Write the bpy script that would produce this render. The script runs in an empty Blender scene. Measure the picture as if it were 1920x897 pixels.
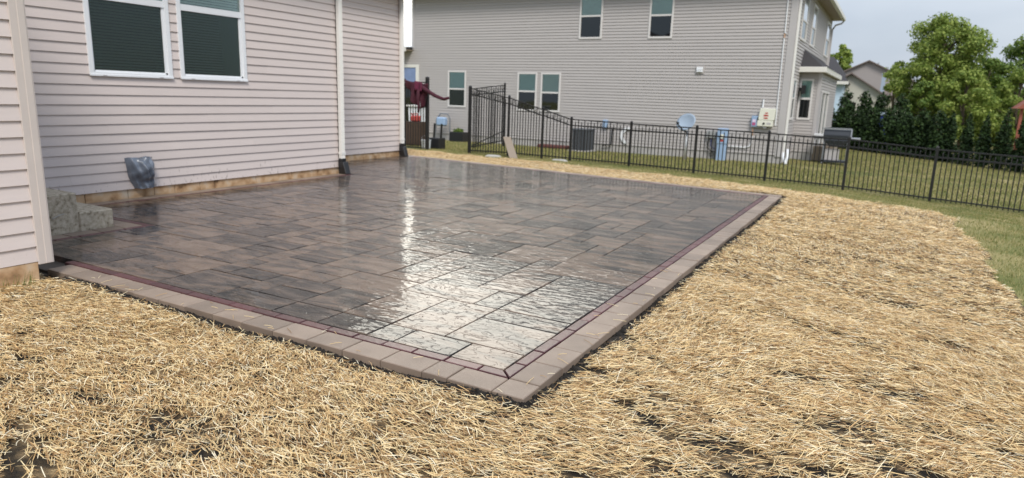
import bpy, bmesh, math, random
import numpy as np
from mathutils import Vector, Matrix
random.seed(7); rng = np.random.default_rng(11)
S = bpy.context.scene
COL = S.collection
R = math.radians

# ------------------------------------------------------------------ camera
PITCH, ROLL, YAW, CAMH = R(12.07), R(1.80), R(28.85), 1.6
def cam_basis():
    cp, sp = math.cos(PITCH), math.sin(PITCH)
    r = Vector((1, 0, 0)); u = Vector((0, sp, cp)); f = Vector((0, cp, -sp))
    c, s = math.cos(ROLL), math.sin(ROLL)
    r2 = r * c + u * s; u2 = u * c - r * s
    M = Matrix.Rotation(YAW, 3, 'Z')
    return M @ r2, M @ u2, M @ f
cr, cu, cf = cam_basis()
cam = bpy.data.cameras.new('camera'); camo = bpy.data.objects.new('camera', cam); COL.objects.link(camo)
m3 = Matrix((cr, cu, -cf)).transposed()
camo.matrix_world = Matrix.Translation((0, 0, CAMH)) @ m3.to_4x4()
cam.sensor_width = 36; cam.lens = 1258 / 1920 * 36
cam.clip_start = .05; cam.clip_end = 2000
cam.dof.use_dof = True; cam.dof.focus_distance = 3.5; cam.dof.aperture_fstop = cam.lens / 1000 / .0088
S.camera = camo

# ------------------------------------------------------------------ light
SUN_EL, SUN_AZ = R(48), R(140)          # azimuth clockwise from +Y
w = bpy.data.worlds.new('World'); S.world = w; w.use_nodes = True
nt = w.node_tree; nt.nodes.clear()
def N(tree, t, **kw):
    n = tree.nodes.new(t)
    for k, v in kw.items():
        if k in n.inputs: n.inputs[k].default_value = v
        else: setattr(n, k, v)
    return n
sky = N(nt, 'ShaderNodeTexSky'); sky.sky_type = 'NISHITA'; sky.sun_disc = False
sky.sun_elevation = SUN_EL; sky.sun_rotation = SUN_AZ; sky.dust_density = 2.0; sky.air_density = 1.2
bg1 = N(nt, 'ShaderNodeBackground'); bg1.inputs['Strength'].default_value = .10
nt.links.new(sky.outputs[0], bg1.inputs['Color'])
tc = N(nt, 'ShaderNodeTexCoord')
mp = N(nt, 'ShaderNodeMapping'); mp.inputs['Scale'].default_value = (1, 1, 2.6)
nt.links.new(tc.outputs['Generated'], mp.inputs['Vector'])
nz = N(nt, 'ShaderNodeTexNoise'); nz.inputs['Scale'].default_value = 1.5; nz.inputs['Detail'].default_value = 6; nz.inputs['Roughness'].default_value = .5
nt.links.new(mp.outputs[0], nz.inputs['Vector'])
cr1 = N(nt, 'ShaderNodeValToRGB')
cr1.color_ramp.elements[0].position = .30; cr1.color_ramp.elements[0].color = (.27, .335, .45, 1)
cr1.color_ramp.elements[1].position = .72; cr1.color_ramp.elements[1].color = (.62, .67, .745, 1)
nt.links.new(nz.outputs['Fac'], cr1.inputs[0])
# bright cloud ahead and to the left: wide glow added to the sky, cloud brighter overhead
dt = N(nt, 'ShaderNodeVectorMath', operation='DOT_PRODUCT'); dt.inputs[1].default_value = (-.588 * .92, .809 * .92, .392)
nrm = N(nt, 'ShaderNodeVectorMath', operation='NORMALIZE'); nt.links.new(tc.outputs['Generated'], nrm.inputs[0])
nt.links.new(nrm.outputs[0], dt.inputs[0])
mr = N(nt, 'ShaderNodeMapRange'); mr.interpolation_type = 'SMOOTHERSTEP'; mr.inputs['From Min'].default_value = .91; mr.inputs['From Max'].default_value = 1.0
mr.inputs['To Min'].default_value = 0.0; mr.inputs['To Max'].default_value = 4.6
nt.links.new(dt.outputs['Value'], mr.inputs['Value'])
sx = N(nt, 'ShaderNodeSeparateXYZ'); nt.links.new(nrm.outputs[0], sx.inputs[0])
mz = N(nt, 'ShaderNodeMapRange'); mz.inputs['From Min'].default_value = .1; mz.inputs['From Max'].default_value = 1.; mz.inputs['To Min'].default_value = 1.; mz.inputs['To Max'].default_value = 1.7
nt.links.new(sx.outputs[2], mz.inputs['Value'])
ad0 = N(nt, 'ShaderNodeMath', operation='ADD'); nt.links.new(mr.outputs[0], ad0.inputs[0]); nt.links.new(mz.outputs[0], ad0.inputs[1])
glowmix = N(nt, 'ShaderNodeMix'); glowmix.data_type = 'RGBA'
gm = N(nt, 'ShaderNodeMath', operation='MULTIPLY'); gm.inputs[1].default_value = .3; gm.use_clamp = True; nt.links.new(mr.outputs[0], gm.inputs[0])
nt.links.new(gm.outputs[0], glowmix.inputs['Factor']); nt.links.new(cr1.outputs[0], glowmix.inputs['A']); glowmix.inputs['B'].default_value = (.80, .77, .68, 1)
bg2 = N(nt, 'ShaderNodeBackground')
nt.links.new(glowmix.outputs['Result'], bg2.inputs['Color']); nt.links.new(ad0.outputs[0], bg2.inputs['Strength'])
mx = N(nt, 'ShaderNodeMixShader'); mx.inputs[0].default_value = .85
nt.links.new(bg1.outputs[0], mx.inputs[1]); nt.links.new(bg2.outputs[0], mx.inputs[2])
wo = N(nt, 'ShaderNodeOutputWorld'); nt.links.new(mx.outputs[0], wo.inputs[0])

sl = bpy.data.lights.new('sun', 'SUN'); sl.energy = 2.3; sl.angle = R(20); sl.color = (1, .95, .87)
so = bpy.data.objects.new('sun', sl); COL.objects.link(so)
sd = Vector((math.sin(SUN_AZ) * math.cos(SUN_EL), math.cos(SUN_AZ) * math.cos(SUN_EL), math.sin(SUN_EL)))
so.rotation_euler = (-sd).to_track_quat('-Z', 'Y').to_euler()
S.view_settings.view_transform = 'Standard'; S.view_settings.look = 'None'
S.view_settings.exposure = 0.32; S.view_settings.gamma = 1
S.cycles.max_bounces = 8; S.cycles.transparent_max_bounces = 12

# ------------------------------------------------------------------ materials
def mat(name, col=(.5, .5, .5), rough=.6, metal=0, spec=.5, noise=None, bump=None, coat=0, rand=0, coatrough=.05, island=0, trans=0):
    """noise=(scale, amount[, stretch]); bump=(scale, strength, distance)"""
    m = bpy.data.materials.new(name); m.use_nodes = True
    t = m.node_tree; b = t.nodes['Principled BSDF']
    b.inputs['Roughness'].default_value = rough; b.inputs['Metallic'].default_value = metal
    b.inputs['Specular IOR Level'].default_value = spec
    b.inputs['Coat Weight'].default_value = coat; b.inputs['Coat Roughness'].default_value = coatrough
    c = N(t, 'ShaderNodeRGB'); c.outputs[0].default_value = (*col, 1); last = c.outputs[0]
    co = N(t, 'ShaderNodeTexCoord')
    def mul(last, val_socket, lo, hi):
        r = N(t, 'ShaderNodeMapRange'); r.inputs['To Min'].default_value = lo; r.inputs['To Max'].default_value = hi
        t.links.new(val_socket, r.inputs['Value'])
        v = N(t, 'ShaderNodeVectorMath', operation='SCALE'); t.links.new(last, v.inputs[0]); t.links.new(r.outputs[0], v.inputs['Scale'])
        return v.outputs[0]
    if noise:
        n = N(t, 'ShaderNodeTexNoise'); n.inputs['Scale'].default_value = noise[0]; n.inputs['Detail'].default_value = 6
        if len(noise) > 2:
            mpp = N(t, 'ShaderNodeMapping'); mpp.inputs['Scale'].default_value = noise[2]
            t.links.new(co.outputs['Object'], mpp.inputs[0]); t.links.new(mpp.outputs[0], n.inputs['Vector'])
        else: t.links.new(co.outputs['Object'], n.inputs['Vector'])
        last = mul(last, n.outputs['Fac'], 1 - noise[1], 1 + noise[1])
    if rand:
        oi = N(t, 'ShaderNodeObjectInfo'); last = mul(last, oi.outputs['Random'], 1 - rand, 1 + rand)
    if island:
        g = N(t, 'ShaderNodeNewGeometry'); last = mul(last, g.outputs['Random Per Island'], 1 - island, 1 + island)
    t.links.new(last, b.inputs['Base Color'])
    if bump:
        n = N(t, 'ShaderNodeTexNoise'); n.inputs['Scale'].default_value = bump[0]; n.inputs['Detail'].default_value = 5
        t.links.new(co.outputs['Object'], n.inputs['Vector'])
        bp = N(t, 'ShaderNodeBump'); bp.inputs['Strength'].default_value = bump[1]; bp.inputs['Distance'].default_value = bump[2]
        t.links.new(n.outputs['Fac'], bp.inputs['Height']); t.links.new(bp.outputs[0], b.inputs['Normal']); t.links.new(bp.outputs[0], b.inputs['Coat Normal'])
    if trans:
        tr = N(t, 'ShaderNodeBsdfTranslucent'); t.links.new(last, tr.inputs['Color'])
        ms = N(t, 'ShaderNodeMixShader'); ms.inputs[0].default_value = trans
        t.links.new(b.outputs[0], ms.inputs[1]); t.links.new(tr.outputs[0], ms.inputs[2])
        t.links.new(ms.outputs[0], t.nodes['Material Output'].inputs['Surface'])
    return m

def ramp_mat(name, stops, scale=5., rough=.8, detail=6, island=False, objrand=False, bump=None, stretch=(1, 1, 1), trans=0, spec=.3, world=False):
    m = bpy.data.materials.new(name); m.use_nodes = True
    t = m.node_tree; b = t.nodes['Principled BSDF']; b.inputs['Roughness'].default_value = rough
    b.inputs['Specular IOR Level'].default_value = spec
    rp = N(t, 'ShaderNodeValToRGB'); el = rp.color_ramp.elements
    while len(el) < len(stops): el.new(.5)
    for e, (p, c) in zip(el, stops): e.position = p; e.color = (*c, 1)
    if island:
        g = N(t, 'ShaderNodeNewGeometry'); t.links.new(g.outputs['Random Per Island'], rp.inputs[0])
    elif objrand:
        g = N(t, 'ShaderNodeObjectInfo'); t.links.new(g.outputs['Random'], rp.inputs[0])
    else:
        if world: g = N(t, 'ShaderNodeNewGeometry'); src = g.outputs['Position']
        else: g = N(t, 'ShaderNodeTexCoord'); src = g.outputs['Object']
        mpp = N(t, 'ShaderNodeMapping'); mpp.inputs['Scale'].default_value = stretch
        n = N(t, 'ShaderNodeTexNoise'); n.inputs['Scale'].default_value = scale; n.inputs['Detail'].default_value = detail
        t.links.new(src, mpp.inputs[0]); t.links.new(mpp.outputs[0], n.inputs['Vector']); t.links.new(n.outputs['Fac'], rp.inputs[0])
    t.links.new(rp.outputs[0], b.inputs['Base Color'])
    if bump:
        co = N(t, 'ShaderNodeTexCoord'); n2 = N(t, 'ShaderNodeTexNoise'); n2.inputs['Scale'].default_value = bump[0]; n2.inputs['Detail'].default_value = 6
        t.links.new(co.outputs['Object'], n2.inputs['Vector'])
        bp = N(t, 'ShaderNodeBump'); bp.inputs['Strength'].default_value = bump[1]; bp.inputs['Distance'].default_value = bump[2]
        t.links.new(n2.outputs['Fac'], bp.inputs['Height']); t.links.new(bp.outputs[0], b.inputs['Normal'])
    if trans:
        tr = N(t, 'ShaderNodeBsdfTranslucent'); t.links.new(rp.outputs[0], tr.inputs['Color'])
        ms = N(t, 'ShaderNodeMixShader'); ms.inputs[0].default_value = trans
        t.links.new(b.outputs[0], ms.inputs[1]); t.links.new(tr.outputs[0], ms.inputs[2])
        t.links.new(ms.outputs[0], t.nodes['Material Output'].inputs['Surface'])
    return m

def slate_mat():
    """wet textured concrete slab: blended browns and charcoals, cleft relief, water film"""
    m = bpy.data.materials.new('wet_slate_paver'); m.use_nodes = True
    t = m.node_tree; b = t.nodes['Principled BSDF']; L = t.links.new
    g = N(t, 'ShaderNodeNewGeometry'); oi = N(t, 'ShaderNodeObjectInfo')
    # per-slab offset of the texture
    of = N(t, 'ShaderNodeVectorMath', operation='MULTIPLY_ADD'); of.inputs[1].default_value = (1, 1, 1)
    cx = N(t, 'ShaderNodeCombineXYZ'); mr0 = N(t, 'ShaderNodeMath', operation='MULTIPLY'); mr0.inputs[1].default_value = 37.
    L(oi.outputs['Random'], mr0.inputs[0]); L(mr0.outputs[0], cx.inputs[0]); L(mr0.outputs[0], cx.inputs[1]); L(mr0.outputs[0], cx.inputs[2])
    L(g.outputs['Position'], of.inputs[0]); L(cx.outputs[0], of.inputs[2])
    def stretched(sc):
        mpp = N(t, 'ShaderNodeMapping'); mpp.inputs['Scale'].default_value = sc; mpp.inputs['Rotation'].default_value = (0, 0, R(-12)); L(of.outputs[0], mpp.inputs[0]); return mpp.outputs[0]
    streak = stretched((1.0, 3.4, 1))
    n1 = N(t, 'ShaderNodeTexNoise'); n1.inputs['Scale'].default_value = 2.4; n1.inputs['Detail'].default_value = 7; n1.inputs['Distortion'].default_value = .6; L(streak, n1.inputs['Vector'])
    # base tone: streak noise + per-slab shift
    ad = N(t, 'ShaderNodeMath', operation='MULTIPLY_ADD'); ad.inputs[1].default_value = .30; L(oi.outputs['Random'], ad.inputs[0])
    sb = N(t, 'ShaderNodeMath', operation='MULTIPLY_ADD'); sb.inputs[1].default_value = 1.25; sb.inputs[2].default_value = -.27; L(n1.outputs['Fac'], sb.inputs[0]); L(sb.outputs[0], ad.inputs[2])
    rp = N(t, 'ShaderNodeValToRGB'); el = rp.color_ramp.elements
    for p, c in [(.26, (.022, .019, .018)), (.40, (.050, .040, .035)), (.50, (.092, .070, .057)), (.62, (.140, .096, .070)), (.80, (.185, .135, .103))]:
        e = el.new(p); e.color = (*c, 1)
    el.remove(el[0]); el.remove(el[-1])
    L(ad.outputs[0], rp.inputs[0])
    # fine speckle
    n2 = N(t, 'ShaderNodeTexNoise'); n2.inputs['Scale'].default_value = 60; n2.inputs['Detail'].default_value = 3; L(g.outputs['Position'], n2.inputs['Vector'])
    r2 = N(t, 'ShaderNodeMapRange'); r2.inputs['To Min'].default_value = .72; r2.inputs['To Max'].default_value = 1.28; L(n2.outputs['Fac'], r2.inputs[0])
    v = N(t, 'ShaderNodeVectorMath', operation='SCALE'); L(rp.outputs[0], v.inputs[0]); L(r2.outputs[0], v.inputs['Scale'])
    L(v.outputs[0], b.inputs['Base Color'])
    # cleft relief: terraces from a stretched noise, the edge lines of split stone
    s2 = stretched((1.0, 2.2, 1))
    n3 = N(t, 'ShaderNodeTexNoise'); n3.inputs['Scale'].default_value = 4.2; n3.inputs['Detail'].default_value = 4.5; n3.inputs['Distortion'].default_value = .9; L(s2, n3.inputs['Vector'])
    mu = N(t, 'ShaderNodeMath', operation='MULTIPLY'); mu.inputs[1].default_value = 7.; L(n3.outputs['Fac'], mu.inputs[0])
    fl = N(t, 'ShaderNodeMath', operation='FLOOR'); L(mu.outputs[0], fl.inputs[0])
    fr = N(t, 'ShaderNodeMath', operation='FRACT'); L(mu.outputs[0], fr.inputs[0])
    ss = N(t, 'ShaderNodeMapRange'); ss.interpolation_type = 'SMOOTHSTEP'; ss.inputs['From Min'].default_value = .0; ss.inputs['From Max'].default_value = .20; L(fr.outputs[0], ss.inputs[0])
    st = N(t, 'ShaderNodeMath', operation='ADD'); L(fl.outputs[0], st.inputs[0]); L(ss.outputs[0], st.inputs[1])
    n4 = N(t, 'ShaderNodeTexNoise'); n4.inputs['Scale'].default_value = 26; n4.inputs['Detail'].default_value = 4; L(s2, n4.inputs['Vector'])
    h = N(t, 'ShaderNodeMath', operation='MULTIPLY_ADD'); h.inputs[1].default_value = .9; L(n4.outputs['Fac'], h.inputs[0]); L(st.outputs[0], h.inputs[2])
    bp = N(t, 'ShaderNodeBump'); bp.inputs['Strength'].default_value = .8; bp.inputs['Distance'].default_value = .004; L(h.outputs[0], bp.inputs['Height'])
    L(bp.outputs[0], b.inputs['Normal'])
    # the water film fills the fine grain: flat mirror treads, sharp risers, slow undulation
    n6 = N(t, 'ShaderNodeTexNoise'); n6.inputs['Scale'].default_value = 9; n6.inputs['Detail'].default_value = 1.5; L(s2, n6.inputs['Vector'])
    h2 = N(t, 'ShaderNodeMath', operation='MULTIPLY_ADD'); h2.inputs[1].default_value = 1.3; L(n6.outputs['Fac'], h2.inputs[0]); L(st.outputs[0], h2.inputs[2])
    bp2 = N(t, 'ShaderNodeBump'); bp2.inputs['Strength'].default_value = 1.0; bp2.inputs['Distance'].default_value = .0040; L(h2.outputs[0], bp2.inputs['Height'])
    L(bp2.outputs[0], b.inputs['Coat Normal'])
    # wet patches
    n5 = N(t, 'ShaderNodeTexNoise'); n5.inputs['Scale'].default_value = .7; n5.inputs['Detail'].default_value = 5; L(g.outputs['Position'], n5.inputs['Vector'])
    r5 = N(t, 'ShaderNodeMapRange'); r5.inputs['From Min'].default_value = .35; r5.inputs['From Max'].default_value = .65; r5.inputs['To Min'].default_value = .015; r5.inputs['To Max'].default_value = .07; L(n5.outputs['Fac'], r5.inputs[0])
    L(r5.outputs[0], b.inputs['Coat Roughness'])
    ro = N(t, 'ShaderNodeMath', operation='MULTIPLY'); ro.inputs[1].default_value = 7.31; L(oi.outputs['Random'], ro.inputs[0])
    rf_ = N(t, 'ShaderNodeMath', operation='FRACT'); L(ro.outputs[0], rf_.inputs[0])
    n7 = N(t, 'ShaderNodeTexNoise'); n7.inputs['Scale'].default_value = 2.6; n7.inputs['Detail'].default_value = 3; L(of.outputs[0], n7.inputs['Vector'])
    r7 = N(t, 'ShaderNodeMapRange'); r7.inputs['From Min'].default_value = .38; r7.inputs['From Max'].default_value = .62; r7.inputs['To Min'].default_value = .5; r7.inputs['To Max'].default_value = 1.0; L(n7.outputs['Fac'], r7.inputs[0])
    r8 = N(t, 'ShaderNodeMapRange'); r8.inputs['To Min'].default_value = .55; r8.inputs['To Max'].default_value = 1.0; L(rf_.outputs[0], r8.inputs[0])
    ml_ = N(t, 'ShaderNodeMath', operation='MULTIPLY'); L(r7.outputs[0], ml_.inputs[0]); L(r8.outputs[0], ml_.inputs[1]); L(ml_.outputs[0], bp2.inputs['Strength'])
    b.inputs['Coat Weight'].default_value = .85; b.inputs['Coat IOR'].default_value = 1.33
    b.inputs['Roughness'].default_value = .5; b.inputs['Specular IOR Level'].default_value = .12
    return m

M = {}
M['siding'] = mat('vinyl_siding', (.64, .562, .532), .5, noise=(3, .05, (1, 1, 8)), rand=.025, bump=(180, .15, .0006))
def splash(m):
    t = m.node_tree; b = t.nodes['Principled BSDF']; lk = b.inputs['Base Color'].links[0].from_socket
    g = N(t, 'ShaderNodeNewGeometry'); n = N(t, 'ShaderNodeTexNoise'); n.inputs['Scale'].default_value = 34; n.inputs['Detail'].default_value = 4
    mp_ = N(t, 'ShaderNodeMapping'); mp_.inputs['Scale'].default_value = (1, 1, .45); t.links.new(g.outputs['Position'], mp_.inputs[0]); t.links.new(mp_.outputs[0], n.inputs['Vector'])
    n2 = N(t, 'ShaderNodeTexNoise'); n2.inputs['Scale'].default_value = 1.7; t.links.new(g.outputs['Position'], n2.inputs['Vector'])
    sx_ = N(t, 'ShaderNodeSeparateXYZ'); t.links.new(g.outputs['Position'], sx_.inputs[0])
    z_ = N(t, 'ShaderNodeMapRange'); z_.inputs['From Min'].default_value = .1; z_.inputs['From Max'].default_value = .55; z_.inputs['To Min'].default_value = .10; z_.inputs['To Max'].default_value = -.10; t.links.new(sx_.outputs[2], z_.inputs[0])
    a_ = N(t, 'ShaderNodeMath', operation='ADD'); t.links.new(n.outputs['Fac'], a_.inputs[0]); t.links.new(z_.outputs[0], a_.inputs[1])
    a2 = N(t, 'ShaderNodeMath', operation='MULTIPLY_ADD'); a2.inputs[1].default_value = .35; t.links.new(n2.outputs['Fac'], a2.inputs[0]); t.links.new(a_.outputs[0], a2.inputs[2])
    r_ = N(t, 'ShaderNodeMapRange'); r_.inputs['From Min'].default_value = .86; r_.inputs['From Max'].default_value = .98; r_.inputs['To Max'].default_value = .75; t.links.new(a2.outputs[0], r_.inputs[0])
    mx_ = N(t, 'ShaderNodeMix'); mx_.data_type = 'RGBA'; t.links.new(r_.outputs[0], mx_.inputs['Factor']); t.links.new(lk, mx_.inputs['A']); mx_.inputs['B'].default_value = (.16, .13, .11, 1)
    t.links.new(mx_.outputs['Result'], b.inputs['Base Color'])
splash(M['siding'])
M['trim'] = mat('siding_trim', (.59, .525, .485), .5, noise=(6, .07))
M['white'] = mat('white_vinyl', (.78, .80, .83), .4, noise=(5, .03))
M['down'] = mat('white_downspout', (.76, .75, .72), .4, noise=(2, .05))
M['black'] = mat('black_powder_coat', (.012, .012, .013), .42, noise=(30, .2))
M['blackplastic'] = mat('black_plastic', (.014, .014, .015), .4, noise=(30, .2), bump=(30, .2, .002))
M['sheath'] = mat('wall_sheathing', (.30, .27, .25), .8, noise=(4, .1))
M['soffit'] = mat('beige_soffit', (.34, .28, .22), .7, noise=(4, .1))
M['fascia'] = mat('white_fascia', (.72, .71, .67), .5, noise=(4, .05))
M['shingle'] = mat('dark_shingles', (.045, .043, .047), .9, noise=(14, .35, (1, 3, 3)), bump=(30, .6, .01))
M['shingle_brown'] = mat('brown_shingles', (.17, .135, .12), .9, noise=(9, .3), bump=(20, .6, .01))
M['nsiding'] = mat('neighbour_siding', (.425, .40, .39), .55, noise=(.8, .05, (1, 1, 6)))
M['ntrim'] = mat('neighbour_trim', (.46, .44, .44), .5, noise=(2, .05))
M['nwhite'] = mat('neighbour_window_frame', (.66, .64, .63), .45, noise=(5, .03))
M['concrete'] = ramp_mat('pitted_concrete', [(.30, (.17, .14, .10)), (.42, (.38, .33, .25)), (.60, (.50, .44, .35)), (.8, (.58, .53, .44))], 24, .85, bump=(55, .9, .006))
M['found'] = ramp_mat('stained_foundation_block', [(.28, (.16, .095, .05)), (.42, (.42, .26, .14)), (.56, (.56, .39, .24)), (.74, (.56, .48, .38))], 6, .85, bump=(60, .6, .003))
M['nfound'] = ramp_mat('grey_foundation', [(.3, (.34, .33, .32)), (.7, (.48, .46, .45))], 3, .9)
M['slate'] = slate_mat()
M['edging'] = mat('tan_edging_paver', (.245, .187, .145), .7, noise=(5, .32), rand=.2, bump=(240, .9, .002), coat=.25, coatrough=.35)
M['redbrick'] = mat('dark_red_paver', (.085, .026, .028), .5, noise=(12, .35), rand=.25, bump=(30, .8, .004), coat=.3, coatrough=.2)
M['bed'] = mat('joint_sand', (.10, .085, .07), .95, noise=(30, .3))
M['soil'] = ramp_mat('dark_soil', [(.35, (.010, .009, .008)), (.55, (.028, .024, .020)), (.75, (.055, .046, .038))], 26, .95, bump=(40, 1, .02))
M['mat'] = ramp_mat('trodden_straw', [(.40, (.014, .012, .010)), (.52, (.05, .037, .022)), (.62, (.17, .12, .065)), (.76, (.36, .26, .14))], 7, .9, detail=12, bump=(60, 1, .02), stretch=(1, 1.6, 1))
M['straw'] = ramp_mat('straw_stalks', [(0, (.22, .12, .05)), (.25, (.56, .35, .155)), (.5, (.78, .57, .28)), (.8, (.88, .72, .42)), (1, (.92, .84, .64))], rough=.55, island=True, trans=.12, spec=.4)
M['lawn'] = ramp_mat('lawn_ground', [(.30, (.085, .115, .030)), (.44, (.17, .175, .058)), (.56, (.27, .24, .10)), (.70, (.40, .33, .17))], .9, .95, detail=10, bump=(30, 1, .03), world=True)
M['grass'] = ramp_mat('grass_blades', [(0, (.10, .14, .03)), (.35, (.19, .21, .06)), (.62, (.30, .28, .10)), (.82, (.43, .36, .17)), (1, (.58, .48, .27))], rough=.7, island=True, trans=.25)
M['bark'] = mat('bark', (.11, .085, .06), .95, noise=(8, .3, (1, 1, .2)), bump=(20, 1, .03))
M['leaf_a'] = ramp_mat('leaves_fresh_green', [(0, (.11, .17, .03)), (.5, (.23, .31, .06)), (1, (.40, .46, .12))], rough=.6, island=True, trans=.35)
M['leaf_b'] = ramp_mat('leaves_mid_green', [(0, (.06, .12, .02)), (.5, (.13, .20, .035)), (1, (.24, .31, .07))], rough=.6, island=True, trans=.3)
M['leaf_c'] = ramp_mat('leaves_evergreen', [(0, (.008, .020, .006)), (.5, (.020, .044, .012)), (1, (.045, .088, .020))], rough=.7, island=True, trans=.15)
M['dish'] = mat('dish_blue_grey', (.36, .44, .54), .4, noise=(3, .06))
M['bluegrey'] = mat('blue_grey_enclosure', (.30, .42, .60), .5, noise=(5, .1))
M['grey'] = mat('grey_metal', (.20, .215, .235), .45, metal=.2, noise=(5, .1))
M['pipe'] = mat('galvanised_pipe', (.45, .46, .47), .4, metal=.4, noise=(5, .1))
M['cream'] = mat('cream_enclosure', (.74, .74, .64), .45, noise=(5, .04))
M['red'] = mat('red_print', (.45, .06, .05), .5, noise=(5, .05))
M['magenta'] = mat('magenta_print', (.45, .10, .22), .5, noise=(5, .05))
M['lilac'] = mat('lilac_label', (.72, .62, .78), .5, noise=(5, .05))
M['copper'] = mat('orange_conduit', (.52, .33, .22), .5, noise=(5, .1))
M['maroon'] = mat('maroon_cloth', (.055, .007, .018), .8, noise=(6, .4), bump=(14, .5, .03))
M['pinkcloth'] = mat('magenta_lining', (.12, .014, .045), .8, noise=(6, .3))
M['wood'] = mat('weathered_board', (.27, .22, .17), .85, noise=(12, .25, (3, 3, .4)))
M['acgrey'] = mat('ac_grey_fins', (.095, .105, .12), .5, metal=.2, noise=(6, .1))
M['mulchred'] = mat('red_brown_mulch', (.12, .045, .04), .9, noise=(20, .4))
M['steel'] = mat('brushed_steel', (.42, .43, .45), .35, metal=.7, noise=(8, .08))
M['grill'] = mat('charcoal_enamel', (.035, .040, .050), .3, noise=(5, .1))
M['bluewall'] = mat('pale_blue_siding', (.52, .66, .80), .6, noise=(2, .05, (1, 1, 10)))
M['beigewall'] = mat('beige_siding', (.52, .50, .43), .6, noise=(2, .06, (1, 1, 10)))
M['taupewall'] = mat('taupe_siding', (.34, .31, .30), .6, noise=(2, .06, (1, 1, 10)))
M['bluebin'] = mat('blue_plastic', (.015, .035, .22), .5, noise=(4, .1))
M['redwood'] = mat('red_stained_wood', (.30, .09, .06), .7, noise=(5, .2))
M['asphalt'] = mat('asphalt', (.05, .05, .052), .9, noise=(10, .3))
M['stone'] = mat('pale_stone', (.42, .41, .38), .8, noise=(12, .15), bump=(20, .5, .01))
M['dark'] = mat('dark_interior', (.012, .013, .015), .8, noise=(2, .2))

def glass(name, tint, gl=.5, rough=.03, basecol=None):
    m = bpy.data.materials.new(name); m.use_nodes = True; t = m.node_tree; t.nodes.remove(t.nodes['Principled BSDF'])
    tr = N(t, 'ShaderNodeBsdfTransparent'); tr.inputs[0].default_value = (*tint, 1)
    gg = N(t, 'ShaderNodeBsdfGlossy'); gg.inputs['Roughness'].default_value = rough; gg.inputs['Color'].default_value = (.9, .95, .95, 1)
    n = N(t, 'ShaderNodeTexNoise'); n.inputs['Scale'].default_value = 1.2
    co = N(t, 'ShaderNodeTexCoord'); t.links.new(co.outputs['Object'], n.inputs['Vector'])
    bp = N(t, 'ShaderNodeBump'); bp.inputs['Strength'].default_value = .1; bp.inputs['Distance'].default_value = .01
    t.links.new(n.outputs['Fac'], bp.inputs['Height']); t.links.new(bp.outputs[0], gg.inputs['Normal'])
    fz = N(t, 'ShaderNodeFresnel'); fz.inputs['IOR'].default_value = 1.5
    ml = N(t, 'ShaderNodeMath', operation='MULTIPLY_ADD'); ml.inputs[1].default_value = 1.0; ml.inputs[2].default_value = gl; t.links.new(fz.outputs[0], ml.inputs[0])
    ml.use_clamp = True
    mxs = N(t, 'ShaderNodeMixShader'); t.links.new(ml.outputs[0], mxs.inputs[0]); t.links.new(tr.outputs[0], mxs.inputs[1]); t.links.new(gg.outputs[0], mxs.inputs[2])
    t.links.new(mxs.outputs[0], t.nodes['Material Output'].inputs['Surface'])
    return m
M['glass_up'] = glass('clear_window_glass', (.84, .92, .89), .05)
M['glass_low'] = glass('screened_window_glass', (.50, .58, .55), .016, rough=.3)
M['glass_dark'] = glass('dark_window_glass', (.06, .07, .08), .04)
M['blind'] = mat('window_blind', (.58, .62, .585), .6, noise=(3, .03))
M['blind_teal'] = mat('teal_window_blind', (.44, .60, .575), .6, noise=(3, .05))
M['bag'] = mat('translucent_grey_plastic', (.15, .175, .22), .25, noise=(9, .65), bump=(9, .7, .02), coat=.5, coatrough=.1)

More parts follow.
